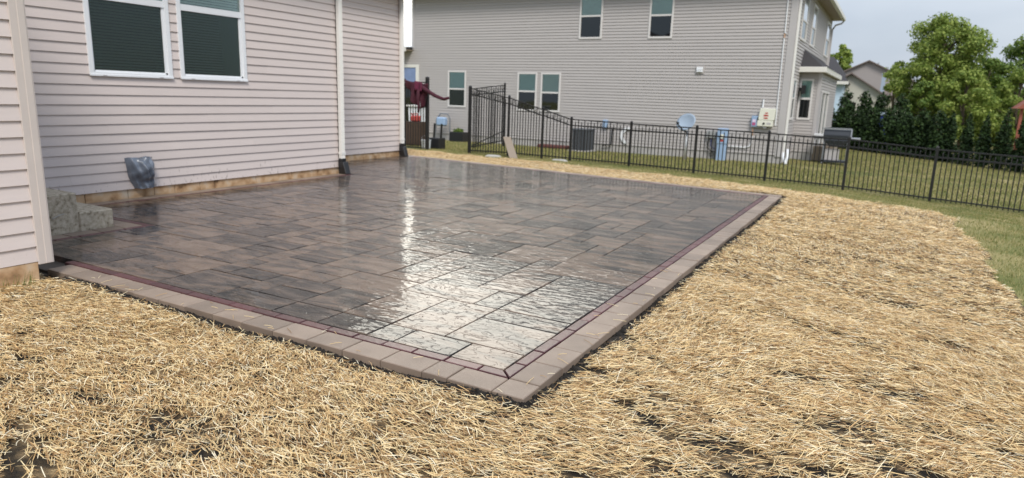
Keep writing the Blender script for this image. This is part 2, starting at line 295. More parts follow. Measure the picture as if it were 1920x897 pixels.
# ------------------------------------------------------------------ mesh building
class MB:
    def __init__(s): s.v = []; s.f = []
    def add(s, vs, fs):
        o = len(s.v); s.v += [tuple(v) for v in vs]; s.f += [tuple(o + i for i in f) for f in fs]; return s
    def box(s, x0, x1, y0, y1, z0, z1):
        vs = [(x, y, z) for z in (z0, z1) for x, y in ((x0, y0), (x1, y0), (x1, y1), (x0, y1))]
        return s.add(vs, [(3, 2, 1, 0), (4, 5, 6, 7), (0, 1, 5, 4), (1, 2, 6, 5), (2, 3, 7, 6), (3, 0, 4, 7)])
    def hexa(s, vs): return s.add(vs, [(3, 2, 1, 0), (4, 5, 6, 7), (0, 1, 5, 4), (1, 2, 6, 5), (2, 3, 7, 6), (3, 0, 4, 7)])
    def tube(s, pts, r, n=8, r1=None, cap=True):
        pts = [Vector(p) for p in pts]; K = len(pts); rings = []; prev = None
        for i, p in enumerate(pts):
            d = (pts[min(i + 1, K - 1)] - pts[max(i - 1, 0)]).normalized()
            a = Vector((0, 0, 1)) if abs(d.z) < .9 else Vector((1, 0, 0))
            if prev is not None: a = prev
            e1 = (a - d * a.dot(d)).normalized(); prev = e1; e2 = d.cross(e1)
            rr = r if r1 is None else r + (r1 - r) * i / (K - 1)
            rings.append([p + (e1 * math.cos(2 * math.pi * k / n) + e2 * math.sin(2 * math.pi * k / n)) * rr for k in range(n)])
        vs = [v for ring in rings for v in ring]; fs = []
        for i in range(K - 1):
            for k in range(n): fs.append((i * n + k, i * n + (k + 1) % n, (i + 1) * n + (k + 1) % n, (i + 1) * n + k))
        if cap: fs += [tuple(range(n - 1, -1, -1)), tuple((K - 1) * n + k for k in range(n))]
        return s.add(vs, fs)
    def bar(s, a, b, w, h):   # rectangular bar from a to b, w horizontal width, h vertical
        a = Vector(a); b = Vector(b); d = (b - a).normalized()
        up = Vector((0, 0, 1)) if abs(d.z) < .95 else Vector((0, 1, 0))
        e1 = d.cross(up).normalized(); e2 = e1.cross(d)
        vs = []
        for p in (a, b):
            for q, t_ in ((-1, -1), (1, -1), (1, 1), (-1, 1)): vs.append(p + e1 * w / 2 * q + e2 * h / 2 * t_)
        return s.hexa(vs)
    def lathe(s, prof, cx, cy, n=20):
        vs = []; K = len(prof)
        for r_, z in prof:
            for k in range(n): vs.append((cx + r_ * math.cos(2 * math.pi * k / n), cy + r_ * math.sin(2 * math.pi * k / n), z))
        fs = [(i * n + k, i * n + (k + 1) % n, (i + 1) * n + (k + 1) % n, (i + 1) * n + k) for i in range(K - 1) for k in range(n)]
        fs += [tuple(range(n - 1, -1, -1)), tuple((K - 1) * n + k for k in range(n))]
        return s.add(vs, fs)
    def build(s, name, m, parent=None, smooth=False, bevel=0, origin=None):
        me = bpy.data.meshes.new(name)
        me.from_pydata(s.v, [], s.f)
        if bevel:
            bm = bmesh.new(); bm.from_mesh(me); bmesh.ops.remove_doubles(bm, verts=bm.verts, dist=1e-5)
            bmesh.ops.recalc_face_normals(bm, faces=bm.faces)
            bmesh.ops.bevel(bm, geom=[e for e in bm.edges if e.is_manifold and e.calc_face_angle(0) > .5], offset=bevel, segments=1, affect='EDGES')
            bm.to_mesh(me); bm.free()
        else:
            bm = bmesh.new(); bm.from_mesh(me); bmesh.ops.recalc_face_normals(bm, faces=bm.faces); bm.to_mesh(me); bm.free()
        me.materials.append(m)
        if smooth: me.polygons.foreach_set('use_smooth', [True] * len(me.polygons))
        o = bpy.data.objects.new(name, me); COL.objects.link(o)
        if parent is not None: o.parent = parent; o.matrix_parent_inverse = Matrix.Translation(parent.location).inverted() if parent.type == 'EMPTY' or parent.get('_loc') else Matrix()
        return o
def thing(name, loc, label, cat, group=None, kind=None):
    o = bpy.data.objects.new(name, None); COL.objects.link(o); o.location = loc; o.empty_display_size = .2
    if label: o['label'] = label
    if cat: o['category'] = cat
    if group: o['group'] = group
    if kind: o['kind'] = kind
    return o
def tag(o, label=None, cat=None, group=None, kind=None):
    for k, v in (('label', label), ('category', cat), ('group', group), ('kind', kind)):
        if v: o[k] = v
    return o
def np_mesh(name, verts, faces_n, idx, m, smooth=False):
    """fast mesh: verts (N,3), all faces with faces_n corners, idx flat"""
    me = bpy.data.meshes.new(name); nf = len(idx) // faces_n
    me.vertices.add(len(verts)); me.vertices.foreach_set('co', verts.astype(np.float32).ravel())
    me.loops.add(len(idx)); me.loops.foreach_set('vertex_index', idx.astype(np.int32))
    me.polygons.add(nf); me.polygons.foreach_set('loop_start', np.arange(0, nf * faces_n, faces_n, dtype=np.int32))
    me.polygons.foreach_set('loop_total', np.full(nf, faces_n, dtype=np.int32))
    if smooth: me.polygons.foreach_set('use_smooth', np.ones(nf, bool))
    me.update(calc_edges=True); me.materials.append(m)
    o = bpy.data.objects.new(name, me); COL.objects.link(o); return o

# ------------------------------------------------------------------ ground shape
FX = [-30, -12, -8.3, -6.44, -4.58, -2.72, -.86, 1, 2.86, 4.72, 9, 30]
FZ = [-.34, -.29, -.28, -.30, -.35, -.40, -.45, -.56, -.66, -.76, -.9, -1.1]
def far_edge(x): return 12.75 + .142 * (-1.54 - x)
def G(x, y):
    x = np.asarray(x, float); y = np.asarray(y, float)
    g0 = -.045 - .035 * np.clip(x + 1.6, 0, 14) ** 1.15
    f = np.interp(x, FX, FZ)
    t = np.clip((y - 13.2) / 5.3, 0, 1)
    a = g0 + (f - g0) * t
    n = np.interp(x, [-30, -3.5, 3, 20], [-.60, -.62, -.85, -1.0])
    t2 = np.clip((y - 18.5) / 8, 0, 1)
    b = f + (n - f) * t2
    z = np.where(y < 18.5, a, b)
    z = z + np.where(y > 40, -.002 * np.clip(y - 40, 0, 100), 0)
    return z
def bumpy(x, y):
    return .009 * np.sin(x * 5.1 + 1.3 * np.sin(y * 3.7)) + .007 * np.sin(y * 8.3 + x * 3.1) + .012 * np.sin(x * 1.7 + y * 1.3 + .5)
def in_patio(x, y, mrg=0.):
    x = np.asarray(x, float); y = np.asarray(y, float)
    main = (x < -1.55 - mrg) & (x > -9.4) & (y > 2.98 + mrg) & (y < far_edge(x) - mrg)
    lft = (x <= -9.4) & (x > -10.95) & (y > 9.85) & (y < far_edge(x) - mrg)
    return main | lft
SBX = [(-1.5, 15.1), (-.43, 13.95), (.41, 13.7), (.85, 13.45), (1.08, 12.9), (1.16, 11.3), (1.19, 9.6), (1.23, 8.2), (1.26, 6.5), (1.3, -3)]
def in_straw(x, y, j=0.):
    x = np.asarray(x, float); y = np.asarray(y, float)
    wob = .10 * np.sin(x * 4.3 + y * 2.1) + .06 * np.sin(x * 9.7 - y * 6.1)
    xb = np.interp(y, [-3, 6.5, 8.2, 9.6, 11.3, 12.9, 13.5], [1.3, 1.26, 1.23, 1.19, 1.16, 1.08, .8])
    yb = np.interp(x, [-13.6, -12.4, -10.2, -8.3, -6.7, -3.8, -1.5, -.43, .41, 1.1], [17.6, 17.4, 16.9, 16.6, 16.45, 15.8, 15.0, 14.1, 13.75, 13.2])
    ok = (y < yb + wob + j) & ((x < xb + wob * .6 + j) | (y > 13.5)) & (x < 1.25 + j) & (x > -13.6) & (y > -3)
    return ok
def blocked(x, y):  # under the house
    return ((x < -6.0) & (y < 2.83)) | ((x < -9.35) & (y < 9.9)) | ((x < -10.93) & (y < 13.9))

def grid_axis(lo, a, b, hi, st, grow=1.35):
    mid = list(np.arange(a, b, st)); l = []; s = st; p = a
    while p > lo: s *= grow; p -= s; l.append(p)
    r = []; s = st; p = mid[-1]
    while p < hi: s *= grow; p += s; r.append(p)
    return np.array(l[::-1] + mid + r)
gx = grid_axis(-420, -15, 7, 420, .11); gy = grid_axis(-120, -1.5, 19.5, 700, .11)
X, Y = np.meshgrid(gx, gy); Zg = G(X, Y)
near = (X > -15) & (X < 7) & (Y < 19) & (Y > -3)
Zg = Zg + np.where(near, bumpy(X, Y), 0)
Zg = np.where(in_patio(X, Y, .06), -.13, Zg)
nxg, nyg = len(gx), len(gy)
V = np.stack([X.ravel(), Y.ravel(), Zg.ravel()], 1)
I, J = np.meshgrid(np.arange(nxg - 1), np.arange(nyg - 1)); a = (J * nxg + I).ravel()
Q = np.stack([a, a + 1, a + 1 + nxg, a + nxg], 1)
cxy = V[Q].mean(1); isoil = in_straw(cxy[:, 0], cxy[:, 1]) | in_patio(cxy[:, 0], cxy[:, 1], -.2)
for nm, sel, mm in (('soil', isoil, M['mat']), ('lawn', ~isoil, M['lawn'])):
    q = Q[sel]; u_, inv = np.unique(q.ravel(), return_inverse=True)
    tag(np_mesh(nm, V[u_], 4, inv, mm, True), kind='structure')

# dark bare soil exposed along the edge of the paving: a low crumbly strip of clods
def clods():
    P = []
    for _ in range(5200):
        k = rng.random()
        if k < .45: x = -6.0 + rng.random() * 4.5; y = 2.98 - abs(rng.normal(0, .045)) - .005
        elif k < .85: x = -1.54 + abs(rng.normal(0, .04)) + .005; y = 2.9 + rng.random() * 9.8
        elif k < .95: x = -1.5 - rng.random() * 9; y = far_edge(x) + abs(rng.normal(0, .04)) + .005
        else: x = -6.6 + rng.random() * 1.1; y = 2.80 - abs(rng.normal(0, .06))
        if x < -6 and y > 2.8: continue
        P.append((x, y, rng.uniform(.006, .02)))
    P = np.array(P); n = len(P)
    base = np.array([(1, 0, 0), (-1, 0, 0), (0, 1, 0), (0, -1, 0), (0, 0, 1), (0, 0, -1)], float)
    fc = np.array([(0, 2, 4), (2, 1, 4), (1, 3, 4), (3, 0, 4), (2, 0, 5), (1, 2, 5), (3, 1, 5), (0, 3, 5)])
    vs = base[None] * P[:, 2][:, None, None] * rng.uniform(.6, 1.3, (n, 6, 1))
    z = G(P[:, 0], P[:, 1]) + bumpy(P[:, 0], P[:, 1]) + P[:, 2] * .3
    vs = vs + np.stack([P[:, 0], P[:, 1], z], 1)[:, None]
    idx = (fc[None] + (np.arange(n) * 6)[:, None, None]).ravel()
    return np_mesh('soil_clods', vs.reshape(-1, 3), 3, idx, M['soil'])
tag(clods(), kind='stuff')
sk = MB()
def strip_pts(pts, wdt, nrm):
    for (x0, y0), (x1, y1) in zip(pts[:-1], pts[1:]):
        q = []
        for (x, y) in ((x0, y0), (x1, y1), (x1 + nrm[0] * wdt, y1 + nrm[1] * wdt), (x0 + nrm[0] * wdt, y0 + nrm[1] * wdt)):
            q.append((x, y, float(G(x, y) + bumpy(x, y)) + .006))
        sk.add(q, [(0, 1, 2, 3)])
strip_pts([(x, 2.985) for x in np.arange(-6.0, -1.50, .15)], .11, (0, -1))
strip_pts([(-1.535, y) for y in np.arange(2.95, 12.75, .2)], .08, (1, 0))
strip_pts([(-1.6 - k * .3, far_edge(-1.6 - k * .3)) for k in range(30)], .06, (0, 1))
tag(sk.build('bare_soil', M['soil']), kind='structure')

# ------------------------------------------------------------------ straw
def in_view(x, y, z, mrg=1.22):
    d0, d1, d2 = x, y, z - CAMH
    X_ = d0 * cr.x + d1 * cr.y + d2 * cr.z; Y_ = d0 * cu.x + d1 * cu.y + d2 * cu.z; Z_ = d0 * cf.x + d1 * cf.y + d2 * cf.z
    return (Z_ > .3) & (abs(X_ / Z_) < 960 / 1258 * mrg) & (abs(Y_ / Z_) < 448.5 / 1258 * mrg * 1.15)
def vnoise(x, y, s, seed):
    return (np.sin(x * s + 2.1 * np.sin(y * s * .7 + seed) + seed) + np.sin(y * s * 1.3 + 1.7 * np.sin(x * s * .9 - seed)) + np.sin((x + y) * s * .6 + seed * 2)) / 3
def scatter(n, x0, x1, y0, y1):
    return rng.uniform(x0, x1, n), rng.uniform(y0, y1, n)
BARE = [(-2.67, 1.91, .26), (-3.03, 1.88, .16), (-.30, 4.38, .26), (.20, 4.44, .22), (.03, 3.76, .28), (-.54, 3.2, .2), (-4.25, 1.9, .13), (-.91, 3.53, .16), (-3.49, 1.8, .15), (.23, 6.6, .2), (.35, 4.0, .2)]
def make_straw(name, n, box, dmin, dmax, wid, lmin, lmax, seg=2, gap=.0):
    x, y = scatter(n, *box); d = np.hypot(x, y)
    z = G(x, y) + bumpy(x, y)
    ok = (d >= dmin) & (d < dmax) & in_straw(x, y) & ~in_patio(x + rng.normal(0, .02, n), y + rng.normal(0, .02, n), -.085) & ~blocked(x, y) & in_view(x, y, z)
    hole = vnoise(x, y, 2.3, 4.1) * .5 + vnoise(x * .8, y * 1.6, 8.3, .4) * .5 + vnoise(x, y * 1.4, 23., 2.4) * .4
    ok &= (hole > -.62 + gap) | (rng.random(n) < .10)
    for bx_, by_, br_ in BARE:
        q_ = ((x - bx_) / br_) ** 2 + ((y - by_) / (br_ * .55)) ** 2 + .5 * vnoise(x, y, 13., bx_)
        ok &= (q_ > 1) | (rng.random(n) < .24 + .5 * np.clip(q_, 0, 1))
    x, y, z = x[ok], y[ok], z[ok]; n = len(x)
    L_ = rng.uniform(lmin, lmax, n)
    edge = in_patio(x, y, -.12)
    ang = vnoise(x, y, .9, 3.3) * 1.2 + R(8) + rng.normal(0, .5, n)
    rnd = rng.random(n) < .2; ang = np.where(rnd, rng.uniform(-3.14, 3.14, n), ang)
    tilt = rng.normal(0, .13, n); steep = rng.random(n) < .03; tilt = np.where(steep, rng.uniform(.2, .8, n), tilt)
    L_ = np.where(edge, L_ * .7, L_)
    zz = z + rng.random(n) ** 1.2 * .038 + .005 + np.abs(np.sin(tilt)) * L_ * .45
    dx, dy, dz = np.cos(ang) * np.cos(tilt), np.sin(ang) * np.cos(tilt), np.sin(tilt)
    px, py = -np.sin(ang), np.cos(ang)
    ww = rng.uniform(.6, 1.3, n) * wid; rollw = rng.normal(0, .5, n)
    bend = rng.normal(0, .035, n) * L_; bz = rng.normal(0, .04, n) * L_
    vs = np.zeros((n, (seg + 1) * 2, 3))
    for k in range(seg + 1):
        s = k / seg - .5; c = 1 - (2 * s) ** 2
        cx_ = x + dx * L_ * s + px * bend * c; cy_ = y + dy * L_ * s + py * bend * c; cz_ = zz + dz * L_ * s + bz * c
        wk = ww * (.75 if k in (0, seg) else 1)
        for q, sg in ((0, -1), (1, 1)):
            vs[:, 2 * k + q, 0] = cx_ + px * wk * sg * np.cos(rollw) / 2; vs[:, 2 * k + q, 1] = cy_ + py * wk * sg * np.cos(rollw) / 2
            vs[:, 2 * k + q, 2] = cz_ + wk * sg * np.sin(rollw) / 2
    f = np.array([(2 * k, 2 * k + 2, 2 * k + 3, 2 * k + 1) for k in range(seg)])
    idx = (f[None] + (np.arange(n) * (seg + 1) * 2)[:, None, None]).ravel()
    print(name, n)
    o = np_mesh(name, vs.reshape(-1, 3), 4, idx, M['straw']); return tag(o, kind='stuff')
make_straw('straw_mulch', 330000, (-7, 2.2, .6, 6.2), 0, 3.6, .0034, .025, .11, 3, gap=.24)
make_straw('straw_mulch', 470000, (-7, 2.2, 1, 7.5), 3.6, 6.5, .0038, .03, .10, 2, gap=.10)
make_straw('straw_mulch', 850000, (-14, 2.2, 2, 18), 6.5, 40, .0052, .04, .10, 2, gap=-.25)
# loose stalks lying on the edging
def loose(nm, n, fx, fy):
    m_ = MB()
    for _ in range(n):
        x, y = fx(), fy(); a_ = random.uniform(0, 3.14); l_ = random.uniform(.03, .11)
        m_.tube([(x - math.cos(a_) * l_ / 2, y - math.sin(a_) * l_ / 2, .006), (x, y, .009), (x + math.cos(a_) * l_ / 2, y + math.sin(a_) * l_ / 2, .006)], .0016, 4)
    return tag(m_.build(nm, M['straw']), kind='stuff')
loose('loose_straw', 26, lambda: random.uniform(-5.8, -1.6), lambda: 3.0 + random.random() ** 2 * .18)
loose('loose_straw', 22, lambda: -1.56 - random.random() ** 2 * .2, lambda: random.uniform(3.1, 7))

# ------------------------------------------------------------------ grass
def make_grass(name, n, box, hgt, wid, dens=None, dmax=99):
    x, y = scatter(n, *box); z = G(x, y) + np.where((y < 19) & (x > -15) & (x < 7), bumpy(x, y), 0)
    ok = ~in_straw(x, y, -.12) & in_view(x, y, z, 1.15) & ~in_patio(x, y, -.1) & (np.hypot(x, y) < dmax)
    ok &= ~((x < -3.5) & (y > 27)) & ~blocked(x, y)
    ok &= ~(in_straw(x, y) & (rng.random(n) < .7))
    x, y, z = x[ok], y[ok], z[ok]; n = len(x)
    a_ = rng.uniform(0, 6.28, n); h_ = hgt * rng.uniform(.5, 1.25, n) * (1 + .35 * vnoise(x, y, 1.3, 5)); lean = rng.uniform(.1, .9, n) * h_
    la = rng.uniform(0, 6.28, n)
    vs = np.zeros((n, 3, 3))
    vs[:, 0] = np.stack([x - np.cos(a_) * wid / 2, y - np.sin(a_) * wid / 2, z - .01], 1)
    vs[:, 1] = np.stack([x + np.cos(a_) * wid / 2, y + np.sin(a_) * wid / 2, z - .01], 1)
    vs[:, 2] = np.stack([x + np.cos(la) * lean, y + np.sin(la) * lean, z + h_], 1)
    print(name, n)
    return tag(np_mesh(name, vs.reshape(-1, 3), 3, np.arange(n * 3), M['grass']), kind='stuff')
make_grass('grass', 330000, (-14, 6.5, 5, 19.5), .040, .008)
make_grass('grass', 330000, (-20, 12, 19.5, 42), .050, .022)

# ------------------------------------------------------------------ patio
patio = MB().box(-10.92, -1.62, 3.05, 12.7, -.11, -.052)
patio.add([(-10.92, 12.7, -.052), (-1.62, 12.7, -.052), (-10.92, far_edge(-10.92) - .05, -.052), (-1.62, far_edge(-1.62) - .05, -.052)], [(0, 1, 3, 2)])
patio = patio.build('patio', M['bed']); tag(patio, kind='structure')
def slab_mb(mb, poly, z=0., th=.055, gap=.0045, bev=.005, tx=0, ty=0):
    P = [Vector((p[0], p[1])) for p in poly]; c = sum(P, Vector((0, 0))) / len(P)
    A = sum(P[i].x * P[(i + 1) % len(P)].y - P[(i + 1) % len(P)].x * P[i].y for i in range(len(P)))
    if A < 0: P = P[::-1]
    n = len(P)
    def inset(d):
        out = []
        for i in range(n):
            a_, b_, c_ = P[i - 1], P[i], P[(i + 1) % n]
            n1 = Vector((-(b_ - a_).y, (b_ - a_).x)).normalized(); n2 = Vector((-(c_ - b_).y, (c_ - b_).x)).normalized()
            k = n1 + n2; out.append(b_ + k * (d / max(.3, (1 + n1.dot(n2)))))
        return out
    zt = lambda p: z + (p.x - c.x) * tx + (p.y - c.y) * ty
    o0 = inset(gap); o1 = inset(gap + bev)
    vs = [(p.x, p.y, z - th) for p in o0] + [(p.x, p.y, zt(p) - bev * .8) for p in o0] + [(p.x, p.y, zt(p)) for p in o1]
    fs = [(i, (i + 1) % n, n + (i + 1) % n, n + i) for i in range(n)] + [(n + i, n + (i + 1) % n, 2 * n + (i + 1) % n, 2 * n + i) for i in range(n)] + [tuple(2 * n + i for i in range(n))]
    mb.add(vs, fs)
def slab(name, poly, m, z=0., **kw):
    mb = MB(); slab_mb(mb, poly, z, **kw); return mb.build(name, m, patio)
def rect(x0, x1, y0, y1): return [(x0, y0), (x1, y0), (x1, y1), (x0, y1)]
def jit(): return dict(z=random.gauss(0, .0009), tx=random.gauss(0, .0025), ty=random.gauss(0, .0025))
XO, YO = -1.54, 2.98; TW, RW = .205, .085
# tan edging: front row, right row, far row, beside the house, round the steps
x = XO; slab('edging_paver', rect(XO - TW, XO, YO, YO + TW), M['edging'], **jit()); x = XO - TW
first = True
while x > -6.02:
    l = .31 if not first else .30
    if abs(x + 2.06) < .02: l = .18
    first = False
    nx_ = max(x - l, -6.30); slab('edging_paver', rect(nx_, x, YO + random.uniform(-.004, .004), YO + TW), M['edging'], **jit()); x = nx_
y = YO + TW
while y < far_edge(XO) - TW:
    ny_ = min(y + .30, far_edge(XO) - TW * .98); slab('edging_paver', rect(XO - TW, XO + random.uniform(-.004, .004), y, ny_), M['edging'], **jit()); y = ny_
x = XO
while x > -10.85:
    nx_ = max(x - .31, -10.9)
    slab('edging_paver', [(nx_, far_edge(nx_) - TW), (x, far_edge(x) - TW), (x, far_edge(x)), (nx_, far_edge(nx_))], M['edging'], **jit()); x = nx_
y = 4.70
while y < 9.85:
    ny_ = min(y + .31, 9.9); slab('edging_paver', rect(-9.34, -9.13, y, ny_), M['edging'], **jit()); y = ny_
y = 2.88
while y < 4.39: ny_ = min(y + .31, 4.39); slab('edging_paver', rect(-7.61, -7.41, y, ny_), M['edging'], **jit()); y = ny_
x = -7.41
while x > -9.3: nx_ = max(x - .31, -9.33); slab('edging_paver', rect(nx_, x, 4.39, 4.60), M['edging'], **jit()); x = nx_
# red rows
XI, YI = XO - TW - RW, YO + TW + RW
slab('red_brick', [(XO - TW, YO + TW), (XO - TW - .22, YO + TW), (XO - TW - .22, YI), (XI, YI)], M['redbrick'], **jit())
slab('red_brick', [(XO - TW, YO + TW), (XO - TW, YO + TW + .22), (XI, YO + TW + .22), (XI, YI)], M['redbrick'], **jit())
x = XO - TW - .22
while x > -6.3: nx_ = max(x - .245, -6.5); slab('red_brick', rect(nx_, x, YO + TW, YI), M['redbrick'], **jit()); x = nx_
y = YO + TW + .22; FE = far_edge(XI) - TW
while y < FE - RW: ny_ = min(y + .245, FE - RW); slab('red_brick', rect(XI, XO - TW, y, ny_), M['redbrick'], **jit()); y = ny_
x = XO - TW
while x > -10.85:
    nx_ = max(x - .245, -10.9)
    slab('red_brick', [(nx_, far_edge(nx_) - TW - RW), (x, far_edge(x) - TW - RW), (x, far_edge(x) - TW), (nx_, far_edge(nx_) - TW)], M['redbrick'], **jit()); x = nx_
y = 4.70
while y < 9.85: ny_ = min(y + .245, 9.9); slab('red_brick', rect(-9.13, -9.045, y, ny_), M['redbrick'], **jit()); y = ny_
y = 2.88
while y < 4.6: ny_ = min(y + .245, 4.60); slab('red_brick', rect(-7.41, -7.33, y, ny_), M['redbrick'], **jit()); y = ny_
x = -7.33
while x > -9.3: nx_ = max(x - .245, -9.33); slab('red_brick', rect(nx_, x, 4.60, 4.685), M['redbrick'], **jit()); x = nx_
# field: random ashlar of three slab sizes on a 0.23 m module
ex = [XI, -2.22] + [-2.22 - .2265 * k for k in range(1, 39)]
ex = [(-7.33 if abs(e + 7.43) < .03 else -9.045 if abs(e + 9.02) < .03 else e) for e in ex]; ex = [e for e in ex if e > -10.9] + [-10.9]
ey = [YI, 3.54] + [3.54 + .2375 * k for k in range(1, 46)]
ey = [(4.685 if abs(e - 4.7275) < .01 else e) for e in ey]
nx, ny = len(ex) - 1, len(ey) - 1
occ = np.zeros((nx, ny), bool)
def legal(i, j):
    x0, x1, y0, y1 = ex[i + 1], ex[i], ey[j], ey[j + 1]
    xm, ym = (x0 + x1) / 2, (y0 + y1) / 2
    if y0 > far_edge(x1 if x1 > x0 else x0) - TW - RW - .03: return False
    if xm < -9.045 and ym < 9.9: return False
    if xm < -7.33 and ym < 4.685: return False
    return True
for i in range(nx):
    for j in range(ny):
        if not legal(i, j): occ[i, j] = True
pieces = []
def put(i, j, w_, h_):
    if i + w_ > nx or j + h_ > ny or occ[i:i + w_, j:j + h_].any(): return False
    occ[i:i + w_, j:j + h_] = True; pieces.append((i, j, w_, h_)); return True
for s_ in [(0, 0, 1, 1), (1, 0, 2, 1), (3, 0, 1, 1), (4, 0, 2, 1), (2, 1, 2, 3), (0, 1, 2, 2), (4, 1, 2, 1), (4, 2, 2, 2), (0, 3, 2, 1), (2, 4, 1, 2), (3, 4, 3, 2), (6, 0, 2, 1), (6, 1, 2, 2), (8, 0, 3, 1), (8, 1, 2, 1)]: put(*s_)
for j in range(ny):
    for i in range(nx):
        if occ[i, j]: continue
        opts = [(3, 2), (2, 2), (2, 3), (3, 2), (2, 1), (2, 2), (1, 2), (2, 1)]; random.shuffle(opts)
        for o_ in opts + [(1, 1)]:
            if put(i, j, *o_): break
def clip_far(poly):
    out = []; fn = lambda p: far_edge(p[0]) - TW - RW - p[1]
    for k in range(len(poly)):
        a_, b_ = poly[k], poly[(k + 1) % len(poly)]; fa, fb = fn(a_), fn(b_)
        if fa >= 0: out.append(a_)
        if (fa >= 0) != (fb >= 0):
            t_ = fa / (fa - fb); out.append((a_[0] + (b_[0] - a_[0]) * t_, a_[1] + (b_[1] - a_[1]) * t_))
    return out
pieces.sort(key=lambda p: math.hypot(ex[p[0]], ey[p[1]]))
rest = MB(); cnt = 0
for (i, j, w_, h_) in pieces:
    poly = clip_far(rect(ex[i + w_], ex[i], ey[j], ey[j + h_]))
    if len(poly) < 3: continue
    pr = dict(z=random.gauss(0, .0012), tx=random.gauss(0, .0032), ty=random.gauss(0, .0032))
    if cnt < 300: slab('paver', poly, M['slate'], bev=.0035, **pr); cnt += 1
    else: slab_mb(rest, poly, bev=.0035, **pr)
if rest.v: tag(rest.build('paver_field', M['slate'], patio), kind='stuff')
print('pavers', len(pieces))

# ------------------------------------------------------------------ our house
house = thing('house', (-9.4, 5, 0), 'pinkish beige vinyl sided house at the left with two white windows over the patio', 'house')
LIP, TOPOFF = .018, .000
def course(mb, base, e, n, s0, s1, z0, z1, off=0.):
    LIP = .018 if abs(base[0]) < 19 and base[1] < 20 else .024
    """one siding board from s0 to s1 along e"""
    vs = []
    for s in (s0, s1):
        for d, z in ((-.002, z0), (LIP + off, z0), (TOPOFF + off, z1 - .001), (-.002, z1 - .001)):
            p = Vector(base) + Vector(e) * s + Vector(n) * d; vs.append((p.x, p.y, z))
    mb.hexa(vs)
def course_pieces(mb, base, e, n, s0, s1, z0, z1, openings, off=0.):
    segs = [(s0, s1, z0, z1)]
    for (a0, a1, b0, b1) in openings:
        new = []
        for (p0, p1, q0, q1) in segs:
            if a1 <= p0 or a0 >= p1 or b1 <= q0 or b0 >= q1: new.append((p0, p1, q0, q1)); continue
            if a0 > p0: new.append((p0, a0, q0, q1))
            if a1 < p1: new.append((a1, p1, q0, q1))
            m0, m1 = max(p0, a0), min(p1, a1)
            if b0 > q0 + .012: new.append((m0, m1, q0, b0))
            if b1 < q1 - .012: new.append((m0, m1, b1, q1))
        segs = new
    for (p0, p1, q0, q1) in segs: course(mb, base, e, n, p0, p1, q0, q1, off)
def split_course(length, z0, z1, openings, cut):
    segs = [(0, length, z0, z1)]
    for (a0, a1, b0, b1) in openings:
        new = []
        for (p0, p1, q0, q1) in segs:
            if a1 <= p0 or a0 >= p1 or b1 <= q0 or b0 >= q1: new.append((p0, p1, q0, q1)); continue
            if a0 > p0: new.append((p0, a0, q0, q1))
            if a1 < p1: new.append((a1, p1, q0, q1))
            m0, m1 = max(p0, a0), min(p1, a1)
            if b0 > q0 + .012: new.append((m0, m1, q0, b0))
            if b1 < q1 - .012: new.append((m0, m1, b1, q1))
        segs = new
    out = []
    for (p0, p1, q0, q1) in segs:
        if cut and p0 + .4 < cut < p1 - .4: out += [(p0, cut, q0, q1, 0.), (cut, p1, q0, q1, .0018)]
        else: out.append((p0, p1, q0, q1, 0.))
    return out
def side_wall(parent, base, e, n, length, z0, zt, exp, openings, single, m, nm='siding_course', seams=True):
    k = 0; z = z0; big = MB()
    while z < zt - .01:
        z1 = min(z + exp, zt); mb = MB() if single else big
        cut = random.uniform(.15, .85) * length
        if single:
            for (p0, p1, q0, q1, of) in split_course(length, z, z1, openings, cut if length > 2.5 else None):
                mb = MB(); course(mb, base, e, n, p0, p1, q0, q1, of); mb.build(nm, m, parent)
        elif seams and length > 2.5 and not any(a0 - .1 < cut < a1 + .1 for a0, a1, _, _ in openings):
            course_pieces(mb, base, e, n, 0, cut, z, z1, openings); course_pieces(mb, base, e, n, cut, length, z, z1, openings, .0016)
        else: course_pieces(mb, base, e, n, 0, length, z, z1, openings)
        z = z1; k += 1
    if not single: tag(big.build('siding', m, parent), kind='stuff')
EX_ = .1312
WTOP = 3.86
# wall A: X=-9.35, Y 2.85..9.93, facing +X
MB().box(-9.45, -9.405, 2.9, 9.93, -.12, WTOP).build('wall', M['sheath'], house)
wins = [(5.235, 6.43), (6.56, 7.755)]
WZ0, WZ1 = 1.690, 3.42
side_wall(house, (-9.35, 2.85, 0), (0, 1, 0), (1, 0, 0), 6.98, .130, WTOP, EX_, [(a_ - 2.85 + .01, b_ - 2.85 - .01, WZ0 + .01, WZ1 - .01) for a_, b_ in wins], True, M['siding'])
# wall B: X=-10.93
MB().box(-11.03, -10.985, 9.93, 13.78, -.12, WTOP).build('wall', M['sheath'], house)
side_wall(house, (-10.93, 9.93, 0), (0, 1, 0), (1, 0, 0), 3.80, .135, WTOP, EX_, [], True, M['siding'])
# wall between A and B (faces +Y), and end wall
MB().box(-11.0, -9.42, 9.84, 9.885, -.12, WTOP).build('wall', M['sheath'], house)
side_wall(house, (-10.93, 9.93, 0), (1, 0, 0), (0, 1, 0), 1.56, .130, WTOP, EX_, [], False, M['siding'])
MB().box(-18, -10.95, 13.70, 13.745, -.12, WTOP).build('wall', M['sheath'], house)
side_wall(house, (-18, 13.78, 0), (1, 0, 0), (0, 1, 0), 7.05, .135, WTOP, EX_, [], False, M['siding'])
